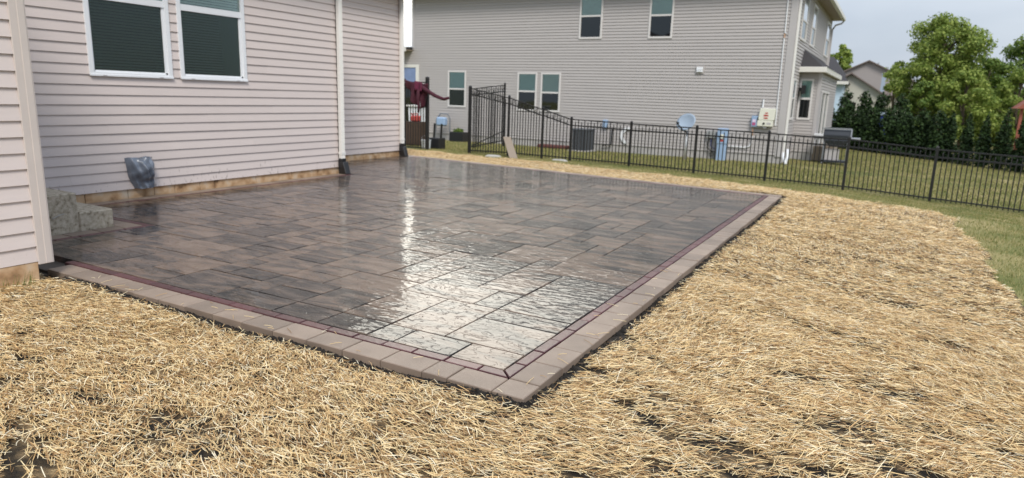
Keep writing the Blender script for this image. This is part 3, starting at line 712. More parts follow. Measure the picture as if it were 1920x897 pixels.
# wall C: X=-6.0, Y -6..2.85
MB().box(-6.10, -6.055, -6, 2.76, -.12, WTOP).build('wall', M['sheath'], house)
side_wall(house, (-6.0, -6, 0), (0, 1, 0), (1, 0, 0), 8.80, .146, WTOP, .1268, [], True, M['siding'])
MB().box(-9.42, -6.06, 2.71, 2.755, -.12, WTOP).build('wall', M['sheath'], house)
side_wall(house, (-9.35, 2.80, 0), (1, 0, 0), (0, 1, 0), 3.33, .146, WTOP, .1268, [(.55, 1.5, .5, 2.6)], False, M['siding'])
# corner post of wall C: L profile with rolled lips
cp_ = MB()
cp_.box(-6.05, -5.975, 2.795, 2.915, .118, WTOP); cp_.box(-5.978, -5.970, 2.850, 2.905, .120, WTOP)
cp_.box(-6.12, -6.05, 2.82, 2.91, .120, WTOP)
cp_.build('corner_trim', M['trim'], house, bevel=.004)
MB().box(-9.35, -9.315, 9.86, 9.955, .12, WTOP).build('corner_trim', M['trim'], house, bevel=.004)
MB().box(-10.93, -10.895, 13.70, 13.80, .13, WTOP).build('corner_trim', M['trim'], house, bevel=.004)
# foundation blocks
def blocks(x0, x1, ys, z0, z1):
    for a_, b_ in zip(ys[:-1], ys[1:]):
        MB().box(x0, x1 + random.uniform(-.002, .003), a_ + .004, b_ - .004, z0, z1).build('foundation_block', M['found'], house, bevel=.005)
blocks(-9.40, -9.358, [4.40, 5.03, 5.62, 6.02, 6.35, 6.78, 7.05, 7.86, 8.65, 9.30, 9.92], -.1, .128)
blocks(-10.98, -10.938, [9.95, 10.9, 11.8, 12.35, 12.9, 13.3, 13.72], -.1, .133)
blocks(-6.055, -5.985, [-6, -3.0, -.9, 1.1, 2.1, 2.80], -.14, .144)
MB().box(-9.40, -9.372, 4.0, 9.92, -.12, .12).build('foundation', M['bed'], house)
MB().box(-10.98, -10.952, 9.9, 13.7, -.12, .12).build('foundation', M['bed'], house)
# windows
def window_A(y0, y1, z0, z1):
    wi = thing('window', (-9.33, (y0 + y1) / 2, z0), None, None); wi.parent = house; wi.matrix_parent_inverse = Matrix.Translation(house.location).inverted()
    xf0, xf1 = -9.40, -9.318
    fw_ = .062
    f = MB()
    f.box(xf0, xf1, y0, y0 + fw_, z0, z1); f.box(xf0, xf1, y1 - fw_, y1, z0, z1)
    f.box(xf0, xf1 + .001, y0 + fw_, y1 - fw_, z0, z0 + .05); f.box(xf0, xf1, y0 + fw_, y1 - fw_, z1 - .06, z1)
    f.box(xf1, xf1 + .012, y0 - .004, y1 + .004, z0 - .006, z0 + .022)
    f.build('frame', M['white'], wi, bevel=.003)
    zm = z0 + 1.02
    sh = MB(); ys, ye = y0 + fw_, y1 - fw_
    sh.box(-9.388, -9.330, ys, ye, zm - .035, zm + .055)
    sh.box(-9.388, -9.345, ys, ys + .022, z0 + .05, zm - .035); sh.box(-9.388, -9.345, ye - .035, ye, z0 + .05, zm - .035); sh.box(-9.388, -9.345, ys, ye, z0 + .05, z0 + .075)
    sh.build('sash', M['white'], wi, bevel=.002)
    t_ = MB()
    for yy in (ys + .10, ye - .16): t_.box(xf1 + .0125, xf1 + .0145, yy, yy + .06, z0 + .002, z0 + .012)
    t_.build('weep_cover', M['ntrim'], wi)
    MB().box(-9.366, -9.363, ys + .02, ye - .03, z0 + .07, zm - .03).build('pane', M['glass_low'], wi)
    MB().box(-9.356, -9.353, ys, ye, zm + .05, z1 - .06).build('pane', M['glass_up'], wi)
    b_ = MB(); z = z0 + .06
    while z < z1 - .07:
        b_.hexa([(-9.392, ys, z), (-9.372, ys, z), (-9.372, ye, z), (-9.392, ye, z), (-9.394, ys, z + .026), (-9.386, ys, z + .029), (-9.386, ye, z + .029), (-9.394, ye, z + .026)]); z += .040
    b_.build('blind', M['blind'], wi)
    MB().box(-9.404, -9.400, y0, y1, z0, z1).build('backing', M['dark'], wi)
    return wi
for a_, b_ in wins: window_A(a_, b_, WZ0, WZ1)
# downspouts
def downspout(x, y, ztop, zc, sc=1.):
    d = thing('downspout', (x, y, 0), None, None); d.parent = house; d.matrix_parent_inverse = Matrix.Translation(house.location).inverted()
    hw = .048
    t_ = MB(); t_.box(x - .038, x + .038, y - hw, y + hw, zc, ztop)
    for s_ in (-.03, 0, .03): t_.box(x + .038, x + .043, y + s_ - .007, y + s_ + .007, zc, ztop)
    t_.build('pipe', M['down'], d, bevel=.006)
    c_ = MB(); c_.box(x - .040, x + .045, y - .053, y + .053, zc + .10, zc + .15); c_.build('sleeve', M['down'], d)
    k = MB()
    k.hexa([(x - .05, y - .06, .19), (x + .05, y - .06, .19), (x + .05, y + .06, .19), (x - .05, y + .06, .19), (x - .05, y - .06, zc + .03), (x + .055, y - .06, zc + .03), (x + .055, y + .06, zc + .03), (x - .05, y + .06, zc + .03)])
    k.hexa([(x - .03, y - .075, .004), (x + .17, y - .075, .004), (x + .17, y + .055, .004), (x - .03, y + .055, .004), (x - .05, y - .07, .22), (x + .085, y - .07, .24), (x + .085, y + .075, .24), (x - .05, y + .075, .22)])
    k.build('drain_boot', M['blackplastic'], d, bevel=.01)
downspout(-9.272, 9.862, 3.84, .27)
downspout(-10.85, 13.72, 3.84, .29)
# eaves, gutters, roof
def eave(x0, x1, y0, y1, gutter_side='x'):
    MB().box(x0, x1, y0, y1, 3.865, 3.885).build('soffit', M['soffit'], house)
eave(-9.40, -8.97, 2.6, 10.32); eave(-10.98, -10.68, 10.32, 13.95); eave(-6.05, -5.62, -6, 3.2); eave(-9.6, -6.05, 2.6, 3.2)
eave(-19, -10.98, 13.6, 13.95)
for (x0, x1, y0, y1) in [(-8.97, -8.85, 3.2, 10.4), (-10.68, -10.57, 10.32, 13.98), (-5.62, -5.50, -6, 3.3)]:
    g_ = MB(); g_.box(x0, x1, y0, y1, 3.88, 3.895); g_.box(x1 - .01, x1, y0, y1, 3.895, 3.99); g_.box(x0, x0 + .01, y0, y1, 3.895, 3.99)
    g_.box(x0 + .01, x1 - .01, y0, y0 + .01, 3.895, 3.99); g_.box(x0 + .01, x1 - .01, y1 - .01, y1, 3.895, 3.99)
    g_.build('gutter', M['down'], house)
rf = MB(); zr = 3.90; zp = 6.3
rf.hexa([(-19, -6, zr), (-8.99, -6, zr), (-8.99, 10.3, zr), (-19, 10.3, zr), (-14.1, -6, zp), (-13.9, -6, zp), (-13.9, 6, zp), (-14.1, 6, zp)])
rf.hexa([(-19, 6, zr), (-10.69, 6, zr), (-10.69, 13.95, zr), (-19, 13.95, zr), (-14.9, 6, zp - .3), (-14.7, 6, zp - .3), (-14.7, 10.2, zp - .3), (-14.9, 10.2, zp - .3)])
rf.hexa([(-12, -6, zr + .01), (-5.64, -6, zr + .01), (-5.64, 3.2, zr + .01), (-12, 3.2, zr + .01), (-9.1, -6, zp - 1), (-8.9, -6, zp - 1), (-8.9, .2, zp - 1), (-9.1, .2, zp - 1)])
rf.build('roof', M['shingle'], house)

# concrete steps against the house return wall
stp = thing('concrete_steps', (-8.2, 3.6, 0), 'pitted grey concrete steps of two treads beside the corner of the near house', 'steps')
st_ = MB(); st_.box(-8.95, -7.62, 2.84, 4.01, -.05, .425); o_ = st_.build('upper_step', M['concrete'], stp, bevel=.012)
st_ = MB(); st_.box(-8.95, -7.615, 4.01, 4.385, -.05, .205); st_.build('lower_step', M['concrete'], stp, bevel=.014)
mk = MB(); mk.tube([(-7.612, 3.60, .25), (-7.611, 3.66, .245), (-7.611, 3.69, .20), (-7.611, 3.65, .165)], .006, 5); mk.tube([(-7.611, 3.74, .175), (-7.611, 3.80, .20), (-7.611, 3.86, .215)], .005, 5)
mk.build('caulk_smear', M['stone'], stp)

# bagged faucet / outlet on wall A
bag = MB(); nu, nv = 26, 22; vs = []
for j in range(nv):
    v_ = j / (nv - 1)
    for i in range(nu):
        u_ = i / (nu - 1) * 2 - 1
        wdt = .205 * (1 - .08 * math.sin(v_ * 3) - .45 * max(0, v_ - .62) ** 1.2 * 2.2)
        yy = 5.80 + u_ * wdt + (.03 * v_ if u_ > 0 else .02 * v_) + .05 * max(0, v_ - .5)
        zz = .585 - v_ * .455 + .02 * u_ * u_ * (v_ - .5)
        fold = .022 * math.sin(u_ * 7 + v_ * 3.5 + 1.2 * math.sin(v_ * 5)) + .014 * math.sin(u_ * 13 - v_ * 9) + .008 * math.sin(v_ * 21 + u_ * 4)
        dp = (.05 + .14 * math.sin(min(1, v_ * 1.15 + .12) * math.pi * .86) + fold) * (1 - abs(u_) ** 3.2)
        vs.append((-9.335 + max(.004, dp), yy, zz + fold * .3))
bag.add(vs, [(j * nu + i, j * nu + i + 1, (j + 1) * nu + i + 1, (j + 1) * nu + i) for j in range(nv - 1) for i in range(nu - 1)])
tag(bag.build('plastic_bag', M['bag'], smooth=True), 'crumpled grey blue plastic bag tied over a fixture low on the beige siding', 'bag')

# ------------------------------------------------------------------ neighbour house
NX, NY = -3.49, 27.
nb = thing('neighbour_house', (NX, NY, -.6), 'large grey two storey house with vinyl siding behind the black fence', 'house')
E2 = .1207; NT = 6.05
def Nwin(x0, x1, z0, z1, mid, low='glass_dark', up='blind_teal', upblind=True):
    wi = thing('window', ((x0 + x1) / 2, NY, z0), None, None); wi.parent = nb; wi.matrix_parent_inverse = Matrix.Translation(nb.location).inverted()
    f = MB(); t_ = .075; yf, yb_ = NY - .05, NY + .03
    f.box(x0, x0 + t_, yf, yb_, z0, z1); f.box(x1 - t_, x1, yf, yb_, z0, z1); f.box(x0 + t_, x1 - t_, yf, yb_, z0, z0 + t_); f.box(x0 + t_, x1 - t_, yf, yb_, z1 - t_, z1)
    f.box(x0 + t_, x1 - t_, yf + .015, yb_, mid - .035, mid + .035); f.build('frame', M['nwhite'], wi, bevel=.004)
    MB().box(x0 + t_, x1 - t_, NY - .015, NY - .010, z0 + t_, mid - .035).build('pane', M[low], wi)
    MB().box(x0 + t_, x1 - t_, NY - .025, NY - .020, mid + .035, z1 - t_).build('pane', M['glass_up'], wi)
    if upblind:
        b_ = MB(); z = mid + .04
        while z < z1 - t_: b_.box(x0 + t_, x1 - t_, NY + .004, NY + .012, z, z + .044); z += .05
        b_.build('blind', M[up], wi)
    MB().box(x0 + .02, x1 - .02, NY + .026, NY + .034, z0, z1).build('backing', M['dark'], wi)
NW = [(-11.96, -10.93, 4.005, 5.83, 4.92), (-8.95, -7.97, 3.99, 5.82, 4.87), (-18.58, -17.57, .985, 2.66, 1.82), (-14.83, -13.85, .945, 2.62, 1.80), (-13.66, -12.70, .945, 2.62, 1.77)]
LX = -20.62
ops = [(a_ + 26.6 + .02, b_ + 26.6 - .02, c_ + .02, d_ - .02) for a_, b_, c_, d_, _ in NW]
# upper wall from LX to corner; wing further left only to z 3.5
side_wall(nb, (LX, NY, 0), (1, 0, 0), (0, -1, 0), NX - LX, -.29, NT, E2, [(a_ - LX + .02, b_ - LX - .02, c_ + .02, d_ - .02) for a_, b_, c_, d_, _ in NW], False, M['nsiding'], seams=False)
side_wall(nb, (-26.6, NY, 0), (1, 0, 0), (0, -1, 0), LX + 26.6, -.29, 3.55, E2, [(-21.35 + 26.6, -20.72 + 26.6, -.2, 2.85)], False, M['nsiding'], seams=False)
MB().box(LX, NX - .05, NY + .034, NY + .15, -.9, NT).build('wall', M['sheath'], nb); MB().box(-26.6, LX - .01, NY + .034, NY + .15, -.9, 3.55).build('wall', M['sheath'], nb)
MB().box(-26.6, NX - .01, NY + .012, NY + .033, -1.2, -.29).build('foundation', M['nfound'], nb)
for i, (x0, x1, z0, z1, md) in enumerate(NW):
    Nwin(x0, x1, z0, z1, md, low='glass_low' if i == 2 else 'glass_dark', up=['blind', 'blind', 'blind_teal', 'blind_teal', 'blind'][i], upblind=True)
# door/window at left with white surround
dr = thing('door', (-21, NY, 0), None, None); dr.parent = nb; dr.matrix_parent_inverse = Matrix.Translation(nb.location).inverted()
f = MB(); f.box(-20.46, -20.28, NY - .06, NY - .02, -.5, 2.93); f.box(-22.2, -20.46, NY - .06, NY - .02, 2.78, 2.93); f.build('frame', M['fascia'], dr)
MB().box(-22.2, -20.46, NY - .03, NY - .02, 1.9, 2.78).build('pane', mat('painted_blue_reflection', (.20, .27, .45), .15, noise=(2, .4)), dr)  # blue reflection is painted in as the pane's base colour
MB().box(-22.2, -20.46, NY - .035, NY - .02, -.5, 1.9).build('panel', M['glass_dark'], dr); MB().box(-22.2, -20.46, NY - .018, NY - .01, -.5, 1.9).build('backing', M['dark'], dr)
# corner boards
MB().box(NX - .20, NX + .02, NY - .035, NY + .02, -.35, NT).build('corner_trim', M['ntrim'], nb)
MB().box(LX - .09, LX + .05, NY - .035, NY + .02, 3.6, NT).build('corner_trim', M['ntrim'], nb)
# east face X=NX, Y 27..41
YE = 40.9; BY0, BY1, BX = 30.0, 38.2, NX + .80
EW = [(28.05, 29.0, 1.0, 2.58, 1.83), (28.55, 30.2, 4.03, 5.75, 4.78), (31.9, 33.4, 4.05, 5.75, 4.83), (38.4, 40.4, 4.05, 5.75, 4.9)]
side_wall(nb, (NX, NY, 0), (0, 1, 0), (1, 0, 0), YE - NY, -.29, NT, E2, [(a_ - NY + .02, b_ - NY - .02, c_ + .02, d_ - .02) for a_, b_, c_, d_, _ in EW] + [(BY0 - NY, BY1 - NY, -.3, 2.75)], False, M['nsiding'], seams=False)
MB().box(NX - .15, NX - .034, NY + .15, YE, -.9, NT).build('wall', M['sheath'], nb)
MB().box(NX - .033, NX - .012, NY + .02, YE, -1.2, -.29).build('foundation', M['nfound'], nb)
for (y0, y1, z0, z1, md) in EW:
    wi = thing('window', (NX, (y0 + y1) / 2, z0), None, None); wi.parent = nb; wi.matrix_parent_inverse = Matrix.Translation(nb.location).inverted()
    t_ = .09; f = MB(); f.box(NX - .03, NX + .05, y0, y0 + t_, z0, z1); f.box(NX - .03, NX + .05, y1 - t_, y1, z0, z1); f.box(NX - .03, NX + .05, y0 + t_, y1 - t_, z0, z0 + t_); f.box(NX - .03, NX + .05, y0 + t_, y1 - t_, z1 - t_, z1); f.box(NX - .03, NX + .035, y0 + t_, y1 - t_, md - .03, md + .03); f.build('frame', M['nwhite'], wi)
    MB().box(NX + .010, NX + .014, y0 + t_, y1 - t_, z0 + t_, md - .03).build('pane', M['glass_dark'], wi)
    MB().box(NX + .020, NX + .024, y0 + t_, y1 - t_, md + .03, z1 - t_).build('pane', mat('painted_sky_reflection', (.30, .38, .46), .08, coat=1, noise=(1.5, .3)), wi)  # upper pane: reflected sky put into the base colour
    MB().box(NX - .034, NX - .030, y0, y1, z0, z1).build('backing', M['dark'], wi)
MB().box(NX - .02, NX + .045, NY - .03, NY + .30, -.35, NT).build('corner_trim', M['ntrim'], nb)
MB().box(NX - .02, NX + .035, YE - .15, YE + .02, -.35, NT).build('corner_trim', M['ntrim'], nb)
ds = MB(); ds.box(NX + .05, NX + .13, NY + .02, NY + .14, -.35, NT); ds.build('downspout', M['down'], nb, bevel=.01)
sp = MB(); sp.tube([(NX + .09, NY + .06, -.2), (NX + .11, NY - .05, -.36), (NX + .17, NY - .15, -.48), (NX + .24, NY - .25, -.58)], .06, 8); sp.tube([(NX + .22, NY + .02, -.05), (NX + .25, NY - .05, -.3), (NX + .24, NY - .22, -.55)], .04, 8)
sp.build('drain_pipe', M['white'], nb, smooth=True)
# bump-out
bw = thing('bump_out', (BX, BY0, 0), None, None); bw.parent = nb; bw.matrix_parent_inverse = Matrix.Translation(nb.location).inverted()
WX0, WX1 = NX + .05, NX + .56
bo = [(WX0 + .02 - NX, WX1 - .02 - NX, 1.0, 2.62)]
def sw2(base, e, n, ln, ops2):
    big = MB(); z = -.29
    while z < 2.86: course_pieces(big, base, e, n, 0, ln, z, min(z + E2, 2.86), ops2); z += E2
    tag(big.build('bump_siding', M['nsiding'], bw), kind='stuff')
sw2((NX, BY0, 0), (1, 0, 0), (0, -1, 0), BX - NX, bo)
sw2((BX, BY0, 0), (0, 1, 0), (1, 0, 0), BY1 - BY0, [(1.0, 4.3, -.2, 2.1)])
MB().box(NX, BX - .05, BY0 + .034, BY1 - .05, -.9, 2.86).build('bump_wall', M['sheath'], bw)
MB().box(NX - .01, BX - .01, BY0 + .012, BY0 + .033, -1.2, -.29).build('bump_foundation', M['nfound'], bw)
MB().box(BX - .10, BX + .03, BY0 - .03, BY0 + .12, -.35, 2.86).build('bump_trim', M['ntrim'], bw)
MB().box(BX - .04, BX + .035, BY0 + .125, BY0 + .95, -.25, 2.1).build('bump_trim', M['ntrim'], bw)
f = MB(); f.box(WX0, WX0 + .07, BY0 - .05, BY0 + .02, 1.0, 2.62); f.box(WX1 - .07, WX1, BY0 - .05, BY0 + .02, 1.0, 2.62); f.box(WX0 + .07, WX1 - .07, BY0 - .05, BY0 + .02, 1.0, 1.08); f.box(WX0 + .07, WX1 - .07, BY0 - .05, BY0 + .02, 2.54, 2.62); f.box(WX0 + .07, WX1 - .07, BY0 - .035, BY0 + .02, 1.80, 1.88); f.build('bump_frame', M['nwhite'], bw)
MB().box(WX0 + .07, WX1 - .07, BY0 - .012, BY0 - .008, 1.08, 1.80).build('bump_pane', M['glass_dark'], bw)
MB().box(WX0 + .07, WX1 - .07, BY0 - .022, BY0 - .018, 1.88, 2.54).build('bump_pane', M['glass_up'], bw)
MB().box(WX0 + .03, WX1 - .03, BY0 + .006, BY0 + .010, 1.84, 2.58).build('bump_blind', M['blind_teal'], bw)
MB().box(WX0 + .01, WX1 - .01, BY0 + .026, BY0 + .033, 1.0, 2.62).build('bump_backing', M['dark'], bw)
# sliding door on the bump-out's east side
MB().box(BX - .02, BX - .01, BY0 + 1.0, BY0 + 4.3, -.2, 2.1).build('bump_pane', M['glass_dark'], bw)
f = MB()
for yy in (1.0, 2.6, 4.2): f.box(BX - .03, BX + .04, BY0 + yy, BY0 + yy + .12, -.2, 2.1)
f.box(BX - .03, BX + .038, BY0 + 1.0, BY0 + 4.32, 2.1, 2.2)
f.build('bump_frame', M['nwhite'], bw)
# bump-out roof
r_ = MB(); zf = 2.86
r_.box(NX - .05, BX + .10, BY0 - .34, BY1 + .3, zf, zf + .03); r_.build('bump_soffit', M['soffit'], bw)
g_ = MB(); g_.box(NX - .03, BX + .19, BY0 - .44, BY0 - .34, zf, zf + .21); g_.box(BX + .10, BX + .19, BY0 - .34, BY1 + .3, zf, zf + .21); g_.build('bump_gutter', M['fascia'], bw, bevel=.015)
r_ = MB(); r_.hexa([(NX + .02, BY0 - .36, zf + .16), (BX + .12, BY0 - .36, zf + .16), (BX + .12, BY1 + .3, zf + .16), (NX + .02, BY1 + .3, zf + .16), (NX + .02, BY0 + .35, zf + .90), (NX + .06, BY0 + .35, zf + .90), (NX + .06, BY1 - .4, zf + .90), (NX + .02, BY1 - .4, zf + .90)]); r_.build('bump_roof', M['shingle'], bw)
# wall lantern near the bump-out corner
l_ = MB(); l_.box(NX + .14, NX + .30, BY0 - .30, BY0 - .14, 2.02, 2.36); l_.box(NX + .06, NX + .14, BY0 - .25, BY0 - .20, 2.12, 2.26); l_.bar((NX + .06, BY0 - .22, 1.9), (NX + .06, BY0 - .22, 2.3), .04, .04)
l_.box(NX + .19, NX + .27, BY0 - .14, BY0 - .02, 2.2, 2.24)
l_.build('lantern', M['black'], bw)
# main roof with eaves
OV = .52
e_ = MB(); e_.box(LX - .5, NX + OV, NY - OV, NY + .03, NT, NT + .02); e_.box(NX - .02, NX + OV, NY + .03, YE + OV, NT, NT + .02); e_.build('soffit', M['soffit'], nb)
g_ = MB(); g_.box(LX - .5, NX + OV + .11, NY - OV - .11, NY - OV, NT - .02, NT + .17); g_.box(NX + OV, NX + OV + .11, NY - OV, YE + OV, NT - .02, NT + .17)
g_.box(NX + OV - .005, NX + OV, NY - OV, YE + OV, NT - .06, NT + .0); g_.build('gutter', M['fascia'], nb, bevel=.015)
g_ = MB(); g_.tube([(NX + OV + .05, YE + .35, NT), (NX + OV - .05, YE + .3, NT - .16), (NX + .2, YE + .12, NT - .26), (NX + .07, YE + .05, NT - .5)], .045, 6); g_.box(NX + .03, NX + .11, YE + .02, YE + .12, -.4, NT - .45); g_.build('rear_downspout', M['ntrim'], nb)
r_ = MB(); cxm = (LX + NX) / 2; cym = (NY + YE) / 2
r_.hexa([(LX - .5, NY - OV, NT + .13), (NX + OV, NY - OV, NT + .13), (NX + OV, YE + OV, NT + .13), (LX - .5, YE + OV, NT + .13), (LX + 7.5, cym - .05, NT + 4.2), (NX - 7.5, cym - .05, NT + 4.2), (NX - 7.5, cym + .05, NT + 4.2), (LX + 7.5, cym + .05, NT + 4.2)]); r_.build('roof', M['shingle'], nb)
# low wing eave on the far left
e_ = MB(); e_.box(-27, LX - .05, NY - .6, NY + .03, 3.56, 3.60); e_.build('soffit', M['soffit'], nb)
e_ = MB(); e_.box(-27, LX - .0, NY - .70, NY - .60, 3.50, 3.72); e_.build('gutter', M['fascia'], nb)
r_ = MB(); r_.hexa([(-27, NY - .62, 3.66), (LX - .01, NY - .62, 3.66), (LX - .01, NY + 8, 3.66), (-27, NY + 8, 3.66), (-27, NY + 3.6, 4.05), (LX - .01, NY + 3.6, 4.05), (LX - .01, NY + 3.8, 4.05), (-27, NY + 3.8, 4.05)]); r_.build('roof', M['shingle'], nb)
MB().box(LX - .005, LX + .05, NY + .1, YE, 3.4, NT).build('wall', M['nsiding'], nb)
# vent and conduits on the wall
v_ = MB(); v_.box(-6.94, -6.60, NY - .05, NY - .005, 2.64, 2.95); v_.build('vent_flange', M['nsiding'], nb, bevel=.01)
v_ = MB(); v_.box(-6.89, -6.65, NY - .10, NY - .05, 2.70, 2.90); v_.box(-6.87, -6.67, NY - .12, NY - .10, 2.72, 2.74); v_.box(-6.87, -6.67, NY - .12, NY - .10, 2.79, 2.81); v_.build('dryer_vent', M['white'], nb, bevel=.01)
c_ = MB(); c_.tube([(-3.83, NY - .04, NT), (-3.81, NY - .04, 4.14), (-3.75, NY - .04, 4.10)], .022, 6); c_.tube([(-3.815, NY - .04, 4.0), (-3.80, NY - .04, 2.2), (-3.79, NY - .04, .80)], .022, 6); c_.build('conduit', M['white'], nb)
c_ = MB(); c_.tube([(-3.815, NY - .04, 4.10), (-3.815, NY - .04, 3.95)], .026, 6); c_.build('conduit_coupling', M['copper'], nb)

# --- electrical things on the wall
inv = thing('inverter_box', (-4.1, NY - .1, .8), 'cream inverter box with a red warning label on the grey wall near its corner', 'electrical box')
b_ = MB(); b_.hexa([(-4.41, NY - .20, .98), (-3.84, NY - .20, .98), (-3.84, NY - .02, .98), (-4.41, NY - .02, .98), (-4.36, NY - .20, 1.42), (-3.82, NY - .20, 1.42), (-3.82, NY - .02, 1.42), (-4.36, NY - .02, 1.42)]); b_.build('housing', M['cream'], inv, bevel=.015)
MB().box(-4.42, -3.87, NY - .21, NY - .02, .76, .97).build('switch_housing', M['cream'], inv, bevel=.012)
d_ = MB(); d_.tube([(-4.18, NY - .21, .865), (-4.18, NY - .235, .865)], .04, 12); d_.build('knob', M['black'], inv)
d_ = MB(); d_.box(-4.08, -3.93, NY - .214, NY - .2105, .83, .90); d_.build('rating_label', M['ntrim'], inv)
d_ = MB(); d_.tube([(-4.30, NY - .06, 1.44), (-4.29, NY - .06, 1.74)], .03, 8); d_.build('antenna', M['white'], inv)
d_ = MB(); d_.box(-4.17, -4.07, NY - .208, NY - .2005, 1.23, 1.27); d_.box(-4.21, -4.05, NY - .208, NY - .2005, 1.13, 1.19); d_.box(-4.20, -4.06, NY - .208, NY - .2005, 1.04, 1.09); d_.build('warning_label', M['red'], inv)
d_ = MB(); d_.box(-4.6, -4.1, NY - .12, NY - .06, .70, .74); d_.box(-4.2, -4.08, NY - .16, NY - .05, .68, .76); d_.build('lower_conduit', M['pipe'], inv)
sw = thing('disconnect_switch', (-4.52, NY - .1, .7), 'small blue grey disconnect box with a pink label beside the cream inverter box', 'electrical box')
MB().box(-4.64, -4.42, NY - .17, NY - .02, .73, 1.13).build('housing', M['bluegrey'], sw, bevel=.015)
MB().box(-4.43, -4.385, NY - .20, NY - .1, .95, 1.08).build('lever', M['black'], sw)
MB().box(-4.60, -4.48, NY - .178, NY - .171, .90, 1.00).build('label_plate', M['lilac'], sw)
MB().box(-4.60, -4.48, NY - .178, NY - .171, .78, .885).build('label_plate', M['magenta'], sw)
d_ = MB(); d_.tube([(-4.58, NY - .06, .73), (-4.57, NY - .06, .38)], .025, 6); d_.build('conduit', M['copper'], sw)
d_ = MB(); d_.tube([(-4.57, NY - .06, .38), (-4.58, NY - .06, .12), (-4.64, NY - .06, -.02), (-4.76, NY - .06, -.07), (-5.42, NY - .06, -.06)], .022, 6); d_.build('conduit', M['white'], sw)
pd = thing('utility_pedestal', (-5.6, NY - .3, -.6), 'tall pale blue utility pedestal standing against the neighbour wall', 'utility box')
MB().box(-5.78, -5.44, NY - .42, NY - .12, -.66, .02).build('lower_cover', M['bluegrey'], pd, bevel=.02)
MB().box(-5.80, -5.42, NY - .44, NY - .10, .02, .62).build('upper_cover', M['bluegrey'], pd, bevel=.03)
d_ = MB(); d_.tube([(-5.60, NY - .45, .32), (-5.60, NY - .50, .32)], .085, 14); d_.build('meter_glass', M['cream'], pd)
MB().box(-5.66, -5.55, NY - .448, NY - .441, .12, .20).build('meter_seal', M['red'], pd)
jb = thing('junction_box', (-6.05, NY - .1, 0), 'small grey junction box with looping cables left of the blue pedestal', 'electrical box')
MB().box(-6.26, -5.92, NY - .16, NY - .02, .22, .50).build('housing', M['pipe'], jb, bevel=.012)
d_ = MB(); d_.tube([(-6.12, NY - .1, .2), (-6.22, NY - .1, .05), (-6.20, NY - .1, -.18), (-6.02, NY - .1, -.30), (-5.92, NY - .1, -.42), (-6.05, NY - .12, -.50), (-6.10, NY - .12, -.40), (-5.98, NY - .12, -.28), (-5.86, NY - .1, -.34)], .016, 6); d_.build('cable', M['black'], jb)
d_ = MB(); d_.tube([(-6.08, NY - .1, .2), (-6.08, NY - .1, -.10), (-5.9, NY - .1, -.2)], .014, 6); d_.build('cable', M['bluebin'], jb)

# --- satellite dish on pole
dish = thing('satellite_dish', (-6.62, 25.3, -.6), 'pale blue satellite dish on a galvanised pole in front of the grey wall', 'satellite dish')
DX, DY = -6.62, 25.3
d_ = MB(); d_.tube([(DX - .02, DY, -.65), (DX, DY, .52)], .04, 10); d_.build('pole', M['pipe'], dish, smooth=True)
axis = Vector((-.45, -.86, .42)).normalized(); e1 = Vector((0, 0, 1)).cross(axis).normalized(); e2 = axis.cross(e1); cc = Vector((DX - .06, DY - .10, .84))
d_ = MB(); vs = [cc - axis * .07]; fs = []; rings = 5; ns = 28
for k in range(1, rings + 1):
    q = k / rings
    for s in range(ns):
        a_ = 2 * math.pi * s / ns; vs.append(cc + (e1 * math.cos(a_) * .44 + e2 * math.sin(a_) * .34) * q - axis * .07 * (1 - q * q))
for s in range(ns): fs.append((0, 1 + s, 1 + (s + 1) % ns))
for k in range(rings - 1):
    for s in range(ns): fs.append((1 + k * ns + s, 1 + (k + 1) * ns + s, 1 + (k + 1) * ns + (s + 1) % ns, 1 + k * ns + (s + 1) % ns))
nb0 = len(vs); vs += [v - axis * .015 for v in vs]; fs += [tuple(nb0 + i for i in f_[::-1]) for f_ in fs]
k0 = 1 + (rings - 1) * ns
for s in range(ns): fs.append((k0 + s, k0 + (s + 1) % ns, nb0 + k0 + (s + 1) % ns, nb0 + k0 + s))
d_.add(vs, fs); d_.build('reflector', M['dish'], dish, smooth=True)
d_ = MB(); foot = cc - e2 * .32; lnb = cc + axis * .42 - e2 * .22; d_.bar(foot, lnb, .035, .035); d_.bar(foot, Vector((DX, DY, .45)), .05, .05); d_.build('arm', M['black'], dish)
d_ = MB(); d_.tube([lnb, lnb + Vector((0, 0, .0)) - axis * .1 + e2 * .04], .035, 8); d_.build('receiver', M['black'], dish)

# --- AC unit
ac = thing('air_conditioner', (-11.6, 26.0, -.6), 'dark grey air conditioning condenser beside the neighbour wall behind the fence', 'air conditioner')
ax0, ax1, ay0, ay1, az0, az1 = -11.42, -10.76, 25.5, 26.4, -.52, .33
MB().box(ax0 + .04, ax1 - .04, ay0 + .04, ay1 - .04, az0, az1 - .04).build('coil', M['dark'], ac)
for i in range(11):
    xx = ax0 + .02 + i * (ax1 - ax0 - .04) / 10; MB().box(xx - .016, xx + .016, ay0, ay0 + .03, az0, az1 - .04).build('louvre', M['acgrey'], ac)
l_ = MB()
for i in range(11):
    yy = ay0 + .02 + i * (ay1 - ay0 - .04) / 10; l_.box(ax1 - .03, ax1, yy - .016, yy + .016, az0, az1 - .04)
l_.build('side_grille', M['acgrey'], ac)
MB().box(ax0 - .02, ax1 + .02, ay0 - .02, ay1 + .02, az1 - .04, az1 + .02).build('top_cover', M['acgrey'], ac, bevel=.015)
MB().box(ax0 - .1, ax1 + .1, ay0 - .1, ay1 + .1, az0 - .14, az0).build('pad', M['nfound'], ac)
